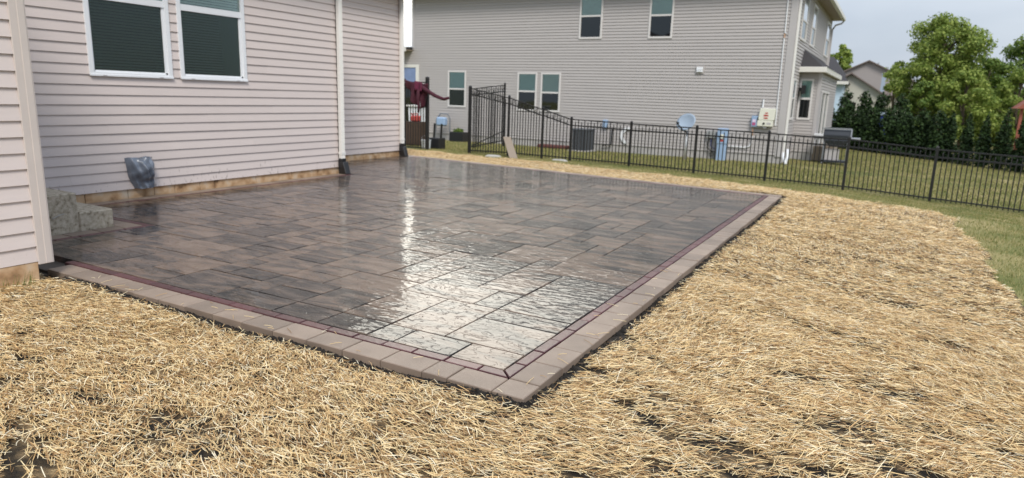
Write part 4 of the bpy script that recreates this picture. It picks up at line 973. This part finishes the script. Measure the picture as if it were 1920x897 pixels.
db = MB(); db.box(-10.62, -10.42, NY - .14, NY - .02, .40, .72); tag(db.build('disconnect_box', M['bluegrey'], bevel=.015), 'small blue grey box on the wall above and right of the air conditioner', 'electrical box')
l2 = MB(); l2.tube([(-10.6, NY - .1, -.35), (-10.2, NY - .1, -.28), (-10.2, NY - .06, .40)], .03, 8); tag(l2.build('refrigerant_line', M['black']), 'black refrigerant line running along the wall right of the air conditioner', 'pipe')

# --- white curved ornament on wall
cres = MB(); pts = []; cxx, czz = -9.50, .10
vs = []; fs = []; K = 22
for k in range(K):
    a_ = R(58) + k / (K - 1) * R(205); wd = .02 + .11 * math.sin(math.pi * min(1, (k + 2) / (K + 3)))
    for rr, dd in ((.26 - wd / 2, -.0), (.26 + wd / 2, 0), (.26 + wd / 2, .05), (.26 - wd / 2, .05)): vs.append((cxx + rr * math.cos(a_), NY - .03 - dd, czz + 1.15 * rr * math.sin(a_)))
for k in range(K - 1):
    for q in range(4): fs.append((k * 4 + q, k * 4 + (q + 1) % 4, (k + 1) * 4 + (q + 1) % 4, (k + 1) * 4 + q))
fs += [(3, 2, 1, 0), tuple((K - 1) * 4 + q for q in range(4))]
cres.add(vs, fs); tag(cres.build('crescent_ornament', M['white']), 'white crescent shaped wall ornament hung low on the grey siding', 'ornament')

# --- mulch tray / red strip left of AC
rb = MB(); rb.box(-13.4, -12.0, 26.3, 26.75, -.58, -.44); tag(rb.build('planter_edging', M['mulchred'], bevel=.03), 'dark red landscape edging at the foot of the neighbour wall', 'edging')

# ------------------------------------------------------------------ fence
FYL = 18.5
posts = [(6.58, .50, -.80), (4.72, .60, -.74), (2.86, .66, -.66), (1.0, .724, -.56), (-.86, .85, -.45), (-2.72, .895, -.40), (-4.58, .94, -.35), (-6.44, .965, -.30), (-8.3, 1.012, -.28), (-9.25, 1.26, -.27), (-10.44, 1.57, -.26), (-11.88, 1.83, -.28)]
fence = thing('metal_fence', (-3, FYL, -.4), 'black aluminium picket fence running across the yard in front of the grey house', 'fence')
def post(par, x, y, z0, z1, w_=.062):
    m_ = MB(); m_.box(x - w_ / 2, x + w_ / 2, y - w_ / 2, y + w_ / 2, z0 - .12, z1); m_.build('post', M['black'], par, bevel=.004)
    c_ = MB(); h = w_ / 2 + .006; c_.hexa([(x - h, y - h, z1), (x + h, y - h, z1), (x + h, y + h, z1), (x - h, y + h, z1), (x - .012, y - .012, z1 + .035), (x + .012, y - .012, z1 + .035), (x + .012, y + .012, z1 + .035), (x - .012, y + .012, z1 + .035)]); c_.build('post_cap', M['black'], par)
def panel(par, A, B, zt0, zt1, zb0, zb1, n, drop=.175, ring=False):
    ax, ay = A; bx, by = B
    P = lambda t, z: (ax + (bx - ax) * t, ay + (by - ay) * t, z)
    lt = lambda t: zt0 + (zt1 - zt0) * t; lb = lambda t: zb0 + (zb1 - zb0) * t
    for dz, hh in ((0, .026), (-drop, .030)):
        m_ = MB(); m_.bar(P(0, zt0 + dz), P(1, zt1 + dz), .032, hh + .006); m_.build('rail', M['black'], par)
    m_ = MB(); m_.bar(P(0, zb0 + .10), P(1, zb1 + .10), .028, .030); m_.build('rail', M['black'], par)
    for k in range(n):
        t = (k + .5) / n if n % 2 == 0 else (k + 1) / (n + 1); t = (k + 1) / (n + 1)
        full = k % 2 == 1; x, y, _ = P(t, 0); zt = lt(t) if full else lt(t) - drop + .085
        m_ = MB(); h = .0105; zb = lb(t) + .045
        m_.box(x - h, x + h, y - h, y + h, zb, zt)
        if not full: m_.hexa([(x - .013, y - .013, zt), (x + .013, y - .013, zt), (x + .013, y + .013, zt), (x - .013, y + .013, zt), (x - .002, y - .002, zt + .045), (x + .002, y - .002, zt + .045), (x + .002, y + .002, zt + .045), (x - .002, y + .002, zt + .045)])
        m_.build('picket', M['black'], par)
        if ring and full and k < n - 1:
            t2 = (k + 2) / (n + 1); rx, ry, _ = P(t2, 0); rz = lt(t2) - drop / 2
            m_ = MB(); dv = Vector((bx - ax, by - ay, 0)).normalized(); q = [(rx + dv.x * .05 * math.cos(a_), ry + dv.y * .05 * math.cos(a_), rz + .055 * math.sin(a_)) for a_ in np.linspace(0, 2 * math.pi, 13)]; m_.tube(q, .008, 5, cap=False); m_.build('scroll', M['black'], par)
for k, (x, zt, zb) in enumerate(posts): post(fence, x, FYL, zb, zt, .085 if k == len(posts) - 1 else .062)
for (x0, t0, b0), (x1, t1, b1) in zip(posts[:-1], posts[1:]):
    n = max(7, round(abs(x1 - x0) / .1127) - 1); n += (n % 2 == 0)
    panel(fence, (x0 - .028, FYL), (x1 + .028, FYL), t0 - .05, t1 - .05, b0, b1, n, ring=abs(x1) > 9)
# open gate leaf hinged on the last post, swung away towards the neighbour
gate = thing('metal_gate', (-11.80, 18.6, -.2), 'tall black metal gate leaf standing open behind its hinge post', 'gate')
GA, GB = (-11.86, 18.60), (-11.47, 20.0)
panel(gate, GA, GB, 1.77, 1.93, -.18, -.0, 13, drop=.20, ring=True)
post(gate, GB[0], GB[1], .02, 1.98, .05)
m_ = MB(); m_.bar((GA[0], GA[1], -.05), (GB[0], GB[1], .42), .02, .03); m_.build('brace', M['black'], gate)
# left piece of the fence beside our house
fl_ = thing('metal_fence', (-14, FYL, -.3), 'short black picket fence section left of the gate opening beside the white downspout', 'fence')
post(fl_, -13.57, FYL, -.33, 2.09, .10); post(fl_, -14.52, FYL, -.35, 2.02, .075)
panel(fl_, (-13.62, FYL), (-14.48, FYL), 1.93, 1.93, -.33, -.33, 7, drop=.2)
panel(fl_, (-14.56, FYL), (-16.2, FYL), 1.93, 1.93, -.33, -.33, 13, drop=.2); post(fl_, -16.24, FYL, -.35, 2.02, .06)

# jacket hung over the gate post and fence
jk = thing('jacket', (-14, 18.4, 1.9), 'maroon jacket draped over the black fence with a sleeve blown out to the right', 'jacket')
def sheet(f_, nu, nv, th=.012):
    vs = [f_(i / (nu - 1), j / (nv - 1)) for j in range(nv) for i in range(nu)]; n0 = len(vs)
    vs2 = [(x, y + th, z) for x, y, z in vs]
    q = [(j * nu + i, j * nu + i + 1, (j + 1) * nu + i + 1, (j + 1) * nu + i) for j in range(nv - 1) for i in range(nu - 1)]
    fs = q + [tuple(n0 + k for k in f2[::-1]) for f2 in q]
    rim = [i for i in range(nu)] + [j * nu + nu - 1 for j in range(1, nv)] + [(nv - 1) * nu + i for i in range(nu - 2, -1, -1)] + [j * nu for j in range(nv - 2, 0, -1)]
    fs += [(rim[k], n0 + rim[k], n0 + rim[(k + 1) % len(rim)], rim[(k + 1) % len(rim)]) for k in range(len(rim))]
    m_ = MB(); m_.add(vs + vs2, fs); return m_
def fj(u, v):
    hang = .42 + .30 * (math.sin(u * 3.0) ** 2) + .35 * (u > .72) * (1 if v > .2 else .6) - .1 * math.cos(u * 9)
    x = -14.44 + u * .98 + .22 * v * (0.6 - u); z = 2.03 - .22 * math.sin(u * math.pi * .9) * .35 - v * hang - .10 * u * (1 - v)
    return (x, FYL - .10 - .07 * math.sin(u * 17 + v * 3) * (.3 + v) - .04 * math.sin(u * 7), z)
sheet(fj, 30, 14).build('body', M['maroon'], jk, smooth=True)
def fl2(u, v): return (-13.95 + .32 * u - .02 * v, FYL - .20 - .03 * math.sin(u * 9), 1.98 - v * .30 - .05 * u)
sheet(fl2, 10, 6).build('lining', M['pinkcloth'], jk, smooth=True)
m_ = MB(); m_.tube([(-13.75, 18.36, 1.80), (-13.48, 18.34, 1.68), (-13.2, 18.32, 1.55), (-12.95, 18.3, 1.46), (-12.75, 18.3, 1.42), (-12.58, 18.3, 1.46)], .075, 9, r1=.045); m_.build('sleeve', M['maroon'], jk, smooth=True)
m_ = MB(); m_.tube([(-13.80, 18.36, 1.7), (-13.83, 18.33, 1.4), (-13.79, 18.33, 1.15), (-13.81, 18.33, .95)], .075, 9, r1=.035); m_.build('sleeve', M['maroon'], jk, smooth=True)

# things near the gate
bk = thing('storage_crate', (-13.9, 19.6, -.35), 'black plastic crate with upright handles standing behind the gate post', 'crate')
MB().box(-14.22, -13.72, 19.4, 19.8, -.36, .06).build('body', M['blackplastic'], bk, bevel=.02)
for xx in (-14.08, -13.78):
    m_ = MB(); m_.bar((xx, 19.6, .06), (xx + .03, 19.6, .55), .05, .05); m_.build('handle', M['blackplastic'], bk)
hr = thing('gas_meter', (-16.2, 25.5, -.4), 'blue grey gas meter with pipes at the neighbour wall seen through the gate', 'meter')
m_ = MB(); m_.box(-18.05, -17.55, 26.3, 26.6, .10, .50); m_.build('housing', M['bluegrey'], hr, bevel=.06)
m_ = MB(); m_.tube([(-18.1, 26.5, .45), (-17.9, 26.5, .66), (-17.5, 26.5, .66), (-17.38, 26.5, .45), (-17.38, 26.5, -.55)], .035, 8); m_.tube([(-18.15, 26.5, .4), (-18.2, 26.5, -.55)], .03, 8); m_.build('pipe', M['grey'], hr)
hr.location = (0, 0, 0)
for o in hr.children: o.matrix_parent_inverse = Matrix(); o.location = (-.75, 0, 0)
wt = MB(); wt.box(-20.0, -19.82, 26.6, 26.7, -.4, 1.2); tag(wt.build('white_pipe', M['white']), 'white vertical vent pipe on the grey wall right of the hanging jacket', 'pipe')
pt = thing('planter', (-17.6, 26.3, -.5), 'black planter box against the wall to the left of the tall gate post', 'planter')
MB().box(-18.0 + .05, -17.2, 26.2, 26.7, -.62, -.14).build('box', M['blackplastic'], pt, bevel=.02)
def leafcloud(name, m, parent, centers, n, size, sx=1., up=.3, th=None):
    """many small leaf quads in ellipsoid clumps; centers: (x,y,z,rx,ry,rz)"""
    C = np.array(centers, float); vol = C[:, 3] * C[:, 4] * C[:, 5]; vol = vol ** (2 / 3)
    k = rng.choice(len(C), n, p=vol / vol.sum()); d = rng.normal(size=(n, 3)); d /= np.linalg.norm(d, axis=1)[:, None]
    r = rng.random(n) ** .45 * rng.normal(1, .10, n)
    p = C[k, :3] + d * r[:, None] * C[k, 3:6]
    nr = d + rng.normal(0, .7, (n, 3)) + np.array([0, 0, up]); nr /= np.linalg.norm(nr, axis=1)[:, None]
    a = rng.normal(size=(n, 3)); a -= (a * nr).sum(1)[:, None] * nr; a /= np.linalg.norm(a, axis=1)[:, None]; b = np.cross(nr, a)
    s = size * rng.uniform(.55, 1.35, n)[:, None]
    vs = np.stack([p - a * s * .5 * sx, p - b * s * .32 + nr * s * .06, p + a * s * .5 * sx, p + b * s * .32 + nr * s * .06], 1)
    o = np_mesh(name, vs.reshape(-1, 3), 4, np.arange(n * 4), m)
    if parent is not None: o.parent = parent; o.matrix_parent_inverse = Matrix.Translation(parent.location).inverted()
    return o
leafcloud('foliage', M['leaf_b'], pt, [(-17.6, 26.45, -.1, .3, .2, .12)], 350, .09)
wb = thing('bucket', (-14.05, 18.95, -.33), 'white plastic bucket behind the short fence section', 'bucket')
m_ = MB(); m_.lathe([(.14, -.34), (.17, -.02), (.18, -.02), (.18, 0), (.165, 0)], -14.05, 19.1, 18); m_.build('body', M['white'], wb, smooth=False)
m_ = MB(); m_.tube([(-14.23, 19.1, -.02), (-14.2, 19.05, .1), (-14.05, 19.02, .15), (-13.9, 19.05, .1), (-13.87, 19.1, -.02)], .006, 5); m_.build('handle', M['pipe'], wb)
gc = thing('fuel_can', (-14.75, 20.6, .3), 'small red can on a brown box behind the short fence section', 'can')
m_ = MB(); m_.box(-15.75, -15.45, 20.4, 20.7, .535, .75); m_.build('body', M['red'], gc, bevel=.04)
m_ = MB(); m_.tube([(-15.7, 20.55, .74), (-15.7, 20.55, .82), (-15.52, 20.55, .82), (-15.52, 20.55, .74)], .02, 6); m_.tube([(-15.72, 20.55, .74), (-15.78, 20.5, .84)], .02, 6); m_.build('handle', M['red'], gc)
cb = thing('wooden_cabinet', (-14.9, 20.6, -.3), 'brown wooden cabinet behind the short fence section', 'cabinet')
MB().box(-15.95, -15.2, 20.35, 20.8, -.36, .53).build('carcass', mat('dark_brown_wood', (.06, .035, .022), .7, noise=(6, .3)), cb, bevel=.01)
for xx in (-15.93, -15.57): MB().box(xx, xx + .35, 20.33, 20.35, -.30, .48).build('door', mat('brown_wood_door', (.075, .045, .03), .6, noise=(6, .3)), cb)
wb2 = thing('white_bin', (-15.5, 21.5, -.35), 'white plastic bin with lid behind the short fence section', 'bin')
m_ = MB(); m_.hexa([(-16.45, 21.3, -.4), (-16.05, 21.3, -.4), (-16.05, 21.7, -.4), (-16.45, 21.7, -.4), (-16.52, 21.25, 1.05), (-15.98, 21.25, 1.05), (-15.98, 21.75, 1.05), (-16.52, 21.75, 1.05)]); m_.build('body', M['white'], wb2, bevel=.02)
MB().box(-16.56, -15.94, 21.2, 21.8, 1.055, 1.12).build('lid', M['down'], wb2, bevel=.01)
# leaning board, white stone
bd = MB(); bd.bar((-10.42, 18.38, .32), (-9.58, 17.35, -.24), .24, .035); tag(bd.build('wooden_board', M['wood'], bevel=.004), 'grey weathered board leaning against the fence beside the open gate', 'board')
for (x_, y_, rx, ry, lb_) in ((-10.5, 17.7, .26, .16, 'flat white stone lying in the grass left of the leaning board'), (-8.45, 18.15, .25, .12, 'flat pale stone in the grass at the foot of the fence')):
    m_ = MB(); n_ = 14; vs = []; zz = float(G(x_, y_))
    for (s_, h_) in ((1, -.03), (1.03, .02), (.8, .055)):
        for k in range(n_):
            a_ = 2 * math.pi * k / n_; rr = 1 + .12 * math.sin(a_ * 3 + x_) + .06 * math.sin(a_ * 5); vs.append((x_ + rx * s_ * rr * math.cos(a_), y_ + ry * s_ * rr * math.sin(a_), zz + h_))
    fs = [(j * n_ + k, j * n_ + (k + 1) % n_, (j + 1) * n_ + (k + 1) % n_, (j + 1) * n_ + k) for j in range(2) for k in range(n_)] + [tuple(2 * n_ + k for k in range(n_))]
    m_.add(vs, fs); tag(m_.build('stone', M['stone']), lb_, 'stone')

# ------------------------------------------------------------------ grill and stoop
gl_ = thing('barbecue_grill', (-1.75, 29.3, -.7), 'closed black gas barbecue grill on the lawn by the patio door of the grey house', 'barbecue')
gx0, gx1, gyc = -2.28, -1.32, 29.4
lid = MB(); prof = [(-.28, .30), (-.30, .48), (-.22, .66), (-.05, .75), (.15, .75), (.27, .62), (.28, .30)]
vs = [(gx0, gyc + a_, z) for a_, z in prof] + [(gx1, gyc + a_, z) for a_, z in prof]; n_ = len(prof)
lid.add(vs, [(i, (i + 1) % n_, n_ + (i + 1) % n_, n_ + i) for i in range(n_)] + [tuple(range(n_ - 1, -1, -1)), tuple(range(n_, 2 * n_))]); lid.build('lid', M['grill'], gl_, bevel=.015)
m_ = MB(); m_.bar((gx0 - .02, gyc - .26, .72), (gx1 + .02, gyc - .26, .72), .05, .05); m_.bar((gx0 - .02, gyc - .26, .72), (gx0 - .02, gyc + .1, .70), .04, .05); m_.bar((gx1 + .02, gyc - .26, .72), (gx1 + .02, gyc - .3, .36), .05, .05); m_.build('lid_handle', M['steel'], gl_)
m_ = MB(); m_.hexa([(gx0 + .25, gyc - .2, .02), (gx1 - .25, gyc - .2, .02), (gx1 - .25, gyc + .2, .02), (gx0 + .25, gyc + .2, .02), (gx0, gyc - .3, .30), (gx1, gyc - .3, .30), (gx1, gyc + .3, .30), (gx0, gyc + .3, .30)]); m_.build('firebox', M['grill'], gl_, bevel=.02)
for sx, nm in ((gx1, 1), (gx0 - .34, 0)): MB().box(sx, sx + .34, gyc - .25, gyc + .2, .32, .40).build('side_shelf', M['steel'] if nm else M['grill'], gl_, bevel=.015)
for xx in (gx0 + .02, gx1 - .10):
    for yy in (-.25, .2):
        MB().box(xx, xx + .08, gyc + yy, gyc + yy + .06, -.72, .30).build('leg', M['grey'], gl_)
MB().box(gx0, gx1, gyc - .25, gyc + .25, -.58, -.50).build('bottom_shelf', M['grill'], gl_)
MB().box(gx0 + .12, gx0 + .62, gyc - .1, gyc + .2, -.498, -.08).build('side_panel', M['ntrim'], gl_)
for xx in (gx0 + .03, gx1 - .08):
    m_ = MB(); m_.tube([(xx, gyc - .25, -.70), (xx + .05, gyc - .25, -.70)], .06, 12); m_.build('wheel', M['black'], gl_)
sp_ = thing('deck_stoop', (-2.6, 30.3, -.7), 'low grey wooden stoop with a white railing at the side door of the grey house', 'stoop')
MB().box(BX + .04, BX + .75, BY0 + .3, BY0 + 3, -.75, -.02).build('base', M['wood'], sp_)
MB().box(BX + .0, BX + .42, BY0 - .10, BY0 + .28, .40, .47).build('rail_cap', M['white'], sp_)
for k in range(5): MB().box(BX + .03 + k * .08, BX + .06 + k * .08, BY0 + .05, BY0 + .09, -.02, .40).build('baluster', M['white'], sp_)
MB().box(BX - .0, BX + .42, BY0 - .02, BY0 + .29, -.60, -.03).build('base', M['wood'], sp_)

# ------------------------------------------------------------------ trees
def limb(mb, a, b, r0, r1): mb.tube([a, (Vector(a) + Vector(b)) / 2 + Vector((random.uniform(-.1, .1), 0, random.uniform(0, .15))) * (Vector(b) - Vector(a)).length * .4, b], r0, 7, r1=r1)
def tree(x, y, h, rx, label, leaf, n, size, name='tree', group=None, low=.28, seed=0, sparse=0, trunkr=None, rxz=1., lobes=26):
    random.seed(seed); z0 = float(G(x, y)); t = thing(name, (x, y, z0), label, 'tree', group)
    tr = MB(); tr.tube([(x, y, z0 - .2), (x + .1, y, z0 + h * .3), (x - .05, y, z0 + h * .6), (x, y, z0 + h * .85)], trunkr or h * .022, 9, r1=h * .006)
    cs = []
    for k in range(lobes):
        q = (k + .5) / lobes; zz = low + (.95 - low) * q ** .9; ww = math.sin(math.pi * min(1, (zz - low + .14) / (1.12 - low))) ** .7
        a_ = k * 2.4 + random.uniform(-.4, .4); rr = rx * ww * random.uniform(.35, .95)
        c = (x + rr * math.cos(a_), y + rr * math.sin(a_), z0 + h * zz + random.uniform(-.03, .03) * h)
        s = rx * random.uniform(.24, .40) * (1 - .35 * q); cs.append((*c, s * 1.15, s * 1.15, s * .85 * rxz))
        limb(tr, (x, y, z0 + h * max(.2, zz - .18)), c, h * .008, h * .002)
    tr.build('trunk', M['bark'], t)
    leafcloud('crown', M[leaf], t, cs, n, size)
    return t
tree(2.35, 54, 8.5, 3.05, 'large loose green tree towering behind the dark hedge', 'leaf_a', 34000, .19, seed=3, low=.20, lobes=44)
tree(5.3, 57, 6.3, 2.1, 'mid green tree filling the gap between the largest tree and the right edge', 'leaf_b', 11000, .20, seed=31, low=.10)
tree(-0.15, 55, 5.9, 1.0, 'thin pale green side tree with open crown just left of the largest tree', 'leaf_a', 1400, .20, seed=9, low=.55, lobes=9)
tree(3.7, 50, 4.9, 1.7, 'lower bushy green tree in front of the largest tree at its right', 'leaf_a', 9000, .19, seed=5, low=.12)
tree(1.55, 51, 4.3, 1.2, 'lower bushy green tree in front of the largest tree at its left', 'leaf_b', 7000, .19, seed=6, low=.10)
tree(8.0, 60, 7.6, 2.9, 'dense green tree at the right edge of the picture behind the hedge', 'leaf_b', 15000, .22, seed=12, low=.12)
tree(6.6, 52, 5.0, 1.8, 'light green tree in front of the dense tree at the right edge', 'leaf_a', 10000, .19, seed=14, low=.10)
tree(-5.8, 88, 9.4, 2.0, 'small distant bright green tree above the pale blue house', 'leaf_a', 3500, .42, seed=21, low=.25)
tree(-7.4, 90, 8.6, 1.6, 'distant bright green tree half hidden behind the grey house', 'leaf_a', 1800, .42, seed=22, low=.25)
# distant wooded horizon
cs = []
for k in range(90):
    xx = -40 + k * 1.1 + random.uniform(-.6, .6); cs.append((xx, 96 + random.uniform(-3, 3), 1.4 + random.uniform(0, 1.6), 1.9, 1.6, 2.2 + random.uniform(0, 1.2)))
tag(leafcloud('distant_wood', M['leaf_b'], None, cs, 16000, .55), kind='stuff')

# hedge of evergreens
def conifer(x, y, h, r, label, group, seed, n=2600, conic=1.0, size=.11):
    random.seed(seed); z0 = float(G(x, y)); t = thing('evergreen_shrub', (x, y, z0), label, 'shrub', group)
    tr = MB(); tr.tube([(x, y, z0 - .1), (x, y, z0 + h * .9)], .05, 6, r1=.015); tr.build('trunk', M['bark'], t)
    cs = []; K = 16
    for k in range(K):
        q = k / (K - 1); zz = z0 + .12 + q * h * .86; rr = r * ((1 - q) ** (.75 * conic) * .92 + .08) * (1 + .10 * random.uniform(-1, 1))
        if q < .12: rr *= .85
        cs.append((x + random.uniform(-.04, .04), y + random.uniform(-.04, .04), zz, rr, rr, h * .09))
        for _ in range(2):
            a_ = random.uniform(0, 6.28); cs.append((x + rr * .75 * math.cos(a_), y + rr * .75 * math.sin(a_), zz, rr * .38, rr * .38, h * .06))
    leafcloud('foliage', M['leaf_c'], t, cs, n, size, up=.6)
    return t
HG1, HG2 = 'cone shaped arborvitae along the far lawn', 'rounded evergreens in the back hedge'
pos = ['first', 'second', 'third', 'fourth', 'fifth', 'sixth', 'seventh', 'eighth', 'ninth', 'tenth']
for k, (x, y, h) in enumerate([(2.45, 37.6, 2.5), (3.02, 36.6, 2.45), (3.60, 35.8, 2.5), (4.22, 35.2, 2.8), (4.75, 34.4, 2.5), (5.4, 33.4, 2.6), (6.0, 32.4, 2.6)]):
    conifer(x, y, h - .05, .43, 'narrow pointed arborvitae, %s from the left in the row at the right edge' % pos[k], HG1, 40 + k, conic=.9)
for k, x in enumerate([-3.15, -2.35, -1.60, -.85, -.12, .62, 1.30, 1.95]):
    y = 41.6 - (x + 3.1) * .75
    conifer(x, y, 2.45 + .15 * math.sin(k * 2.2), .66, 'dark bushy evergreen, %s from the left in the front hedge row' % pos[k], 'dark evergreens in the front hedge row', 60 + k, n=3200, conic=.55, size=.13)
for k, x in enumerate([-2.55, -1.55, -.62, .38]):
    conifer(x, 45.5, 3.45, .66, 'tall rounded evergreen, %s from the left in the back hedge row' % pos[k], HG2, 80 + k, n=3200, conic=.42, size=.15)
# blue bin glimpsed above the hedge
bb = thing('blue_bin', (-.35, 43.6, -.8), 'blue bin with pale lid glimpsed between the evergreens', 'bin')
m_ = MB(); m_.box(-.62, -.14, 43.3, 43.7, -.9, 1.15); m_.build('body', M['bluebin'], bb, bevel=.03)
MB().box(-.68, -.06, 43.2, 43.8, 1.155, 1.30).build('lid', M['dish'], bb, bevel=.02)

# far houses
def gable_house(name, x0, x1, y0, y1, zw, zr, wall, roofm, label, along='x'):
    t = thing(name, ((x0 + x1) / 2, y0, -.9), label, 'house')
    MB().box(x0, x1, y0, y1, -1.2, zw).build('wall', wall, t)
    o = .35; m_ = MB(); xm = (x0 + x1) / 2; ym = (y0 + y1) / 2
    if along == 'y':   # ridge runs away from the viewer: gable faces us
        gb = MB(); gb.add([(x0, y0, zw), (x1, y0, zw), (xm, y0, zr), (x0, y1, zw), (x1, y1, zw), (xm, y1, zr)], [(0, 1, 2), (5, 4, 3), (0, 2, 5, 3), (1, 4, 5, 2)]); gb.build('gable', wall, t)
        k = .14; sl_ = (zr - zw) / (xm - x0)
        for sx in (-1, 1):
            xe = xm + sx * (xm - x0 + o); ze = zw - o * sl_
            m_.hexa([(xe, y0 - o, ze + .02), (xm, y0 - o, zr + .02), (xm, y1 + o, zr + .02), (xe, y1 + o, ze + .02), (xe, y0 - o, ze + k), (xm, y0 - o, zr + k), (xm, y1 + o, zr + k), (xe, y1 + o, ze + k)])
    else:
        m_.hexa([(x0 - o, y0 - o, zw), (x1 + o, y0 - o, zw), (x1 + o, y1 + o, zw), (x0 - o, y1 + o, zw), (x0 + 1.2, ym - .05, zr), (x1 - 1.2, ym - .05, zr), (x1 - 1.2, ym + .05, zr), (x0 + 1.2, ym + .05, zr)])
    m_.build('roof', roofm, t); return t
hb = gable_house('house', -9.6, -3.75, 60, 68, 3.35, 5.6, M['bluewall'], M['shingle'], 'pale blue house with dark roof right behind the grey house')
m_ = MB(); m_.box(-10, -3.35, 59.5, 59.62, 3.25, 3.48); m_.build('gutter', M['fascia'], hb)
MB().box(-5.6, -4.7, 59.95, 59.995, .9, 2.4).build('window', M['glass_dark'], hb)
h2 = gable_house('house', -6.2, -.6, 63, 74, 2.35, 4.15, M['beigewall'], M['shingle_brown'], 'beige gabled house with brown roof behind the hedge', 'y')
MB().box(-3.6, -2.8, 62.95, 62.995, .6, 1.9).build('window', M['glass_dark'], h2)
h3 = gable_house('house', -6.6, 1.2, 76, 84, 4.0, 5.9, M['taupewall'], M['shingle_brown'], 'taupe house with grey brown roof behind the beige gabled house', 'y')
h4 = gable_house('house', -1.0, 2.2, 66, 72, 2.55, 4.1, M['beigewall'], M['shingle_brown'], 'low wing with a broad brown roof to the right of the beige gabled house')
for xx, zz in ((-1.9, 5.4), (-1.15, 5.0)):
    m_ = MB(); m_.tube([(xx, 77, zz - .5), (xx, 77, zz + .45)], .07, 8); m_.build('roof_vent', M['pipe'], h3)
m_ = MB(); m_.box(-1.25, -.95, 66.5, 66.8, 2.6, 4.3); m_.box(-1.3, -.9, 66.45, 66.85, 4.3, 4.38); m_.build('flue', M['dish'], h4)
# red playhouse at right edge
pl = thing('playhouse', (6.4, 46, -.9), 'reddish wooden playhouse cut off by the right edge of the picture', 'playhouse')
for xx in (6.02, 7.6): MB().box(xx, xx + .14, 46, 46.14, -1, 1.75).build('post', M['redwood'], pl)
for k in range(6): MB().box(6.16, 7.6, 46.02, 46.08, -.9 + k * .22, -.71 + k * .22).build('board', M['redwood'], pl)
m_ = MB(); m_.hexa([(5.8, 45.7, 1.75), (8.0, 45.7, 1.75), (8.0, 47.9, 1.75), (5.8, 47.9, 1.75), (6.85, 45.7, 2.75), (6.95, 45.7, 2.75), (6.95, 47.9, 2.75), (6.85, 47.9, 2.75)]); m_.build('roof', M['redwood'], pl)
m_ = MB(); m_.box(6.3, 7.5, 45.9, 46.0, 1.0, 1.35); m_.build('awning', M['white'], pl)

# small weeds at the foot of the near foundation
wd = MB()
for _ in range(26):
    x_ = random.uniform(-5.95, -5.90); y_ = random.uniform(2.45, 2.72); h_ = random.uniform(.04, .13); l_ = random.uniform(-.03, .05)
    wd.add([(x_, y_ - .003, -.04), (x_, y_ + .003, -.04), (x_ + .02, y_ + l_, h_)], [(0, 1, 2)])
tag(wd.build('weeds', M['leaf_b']), kind='stuff')
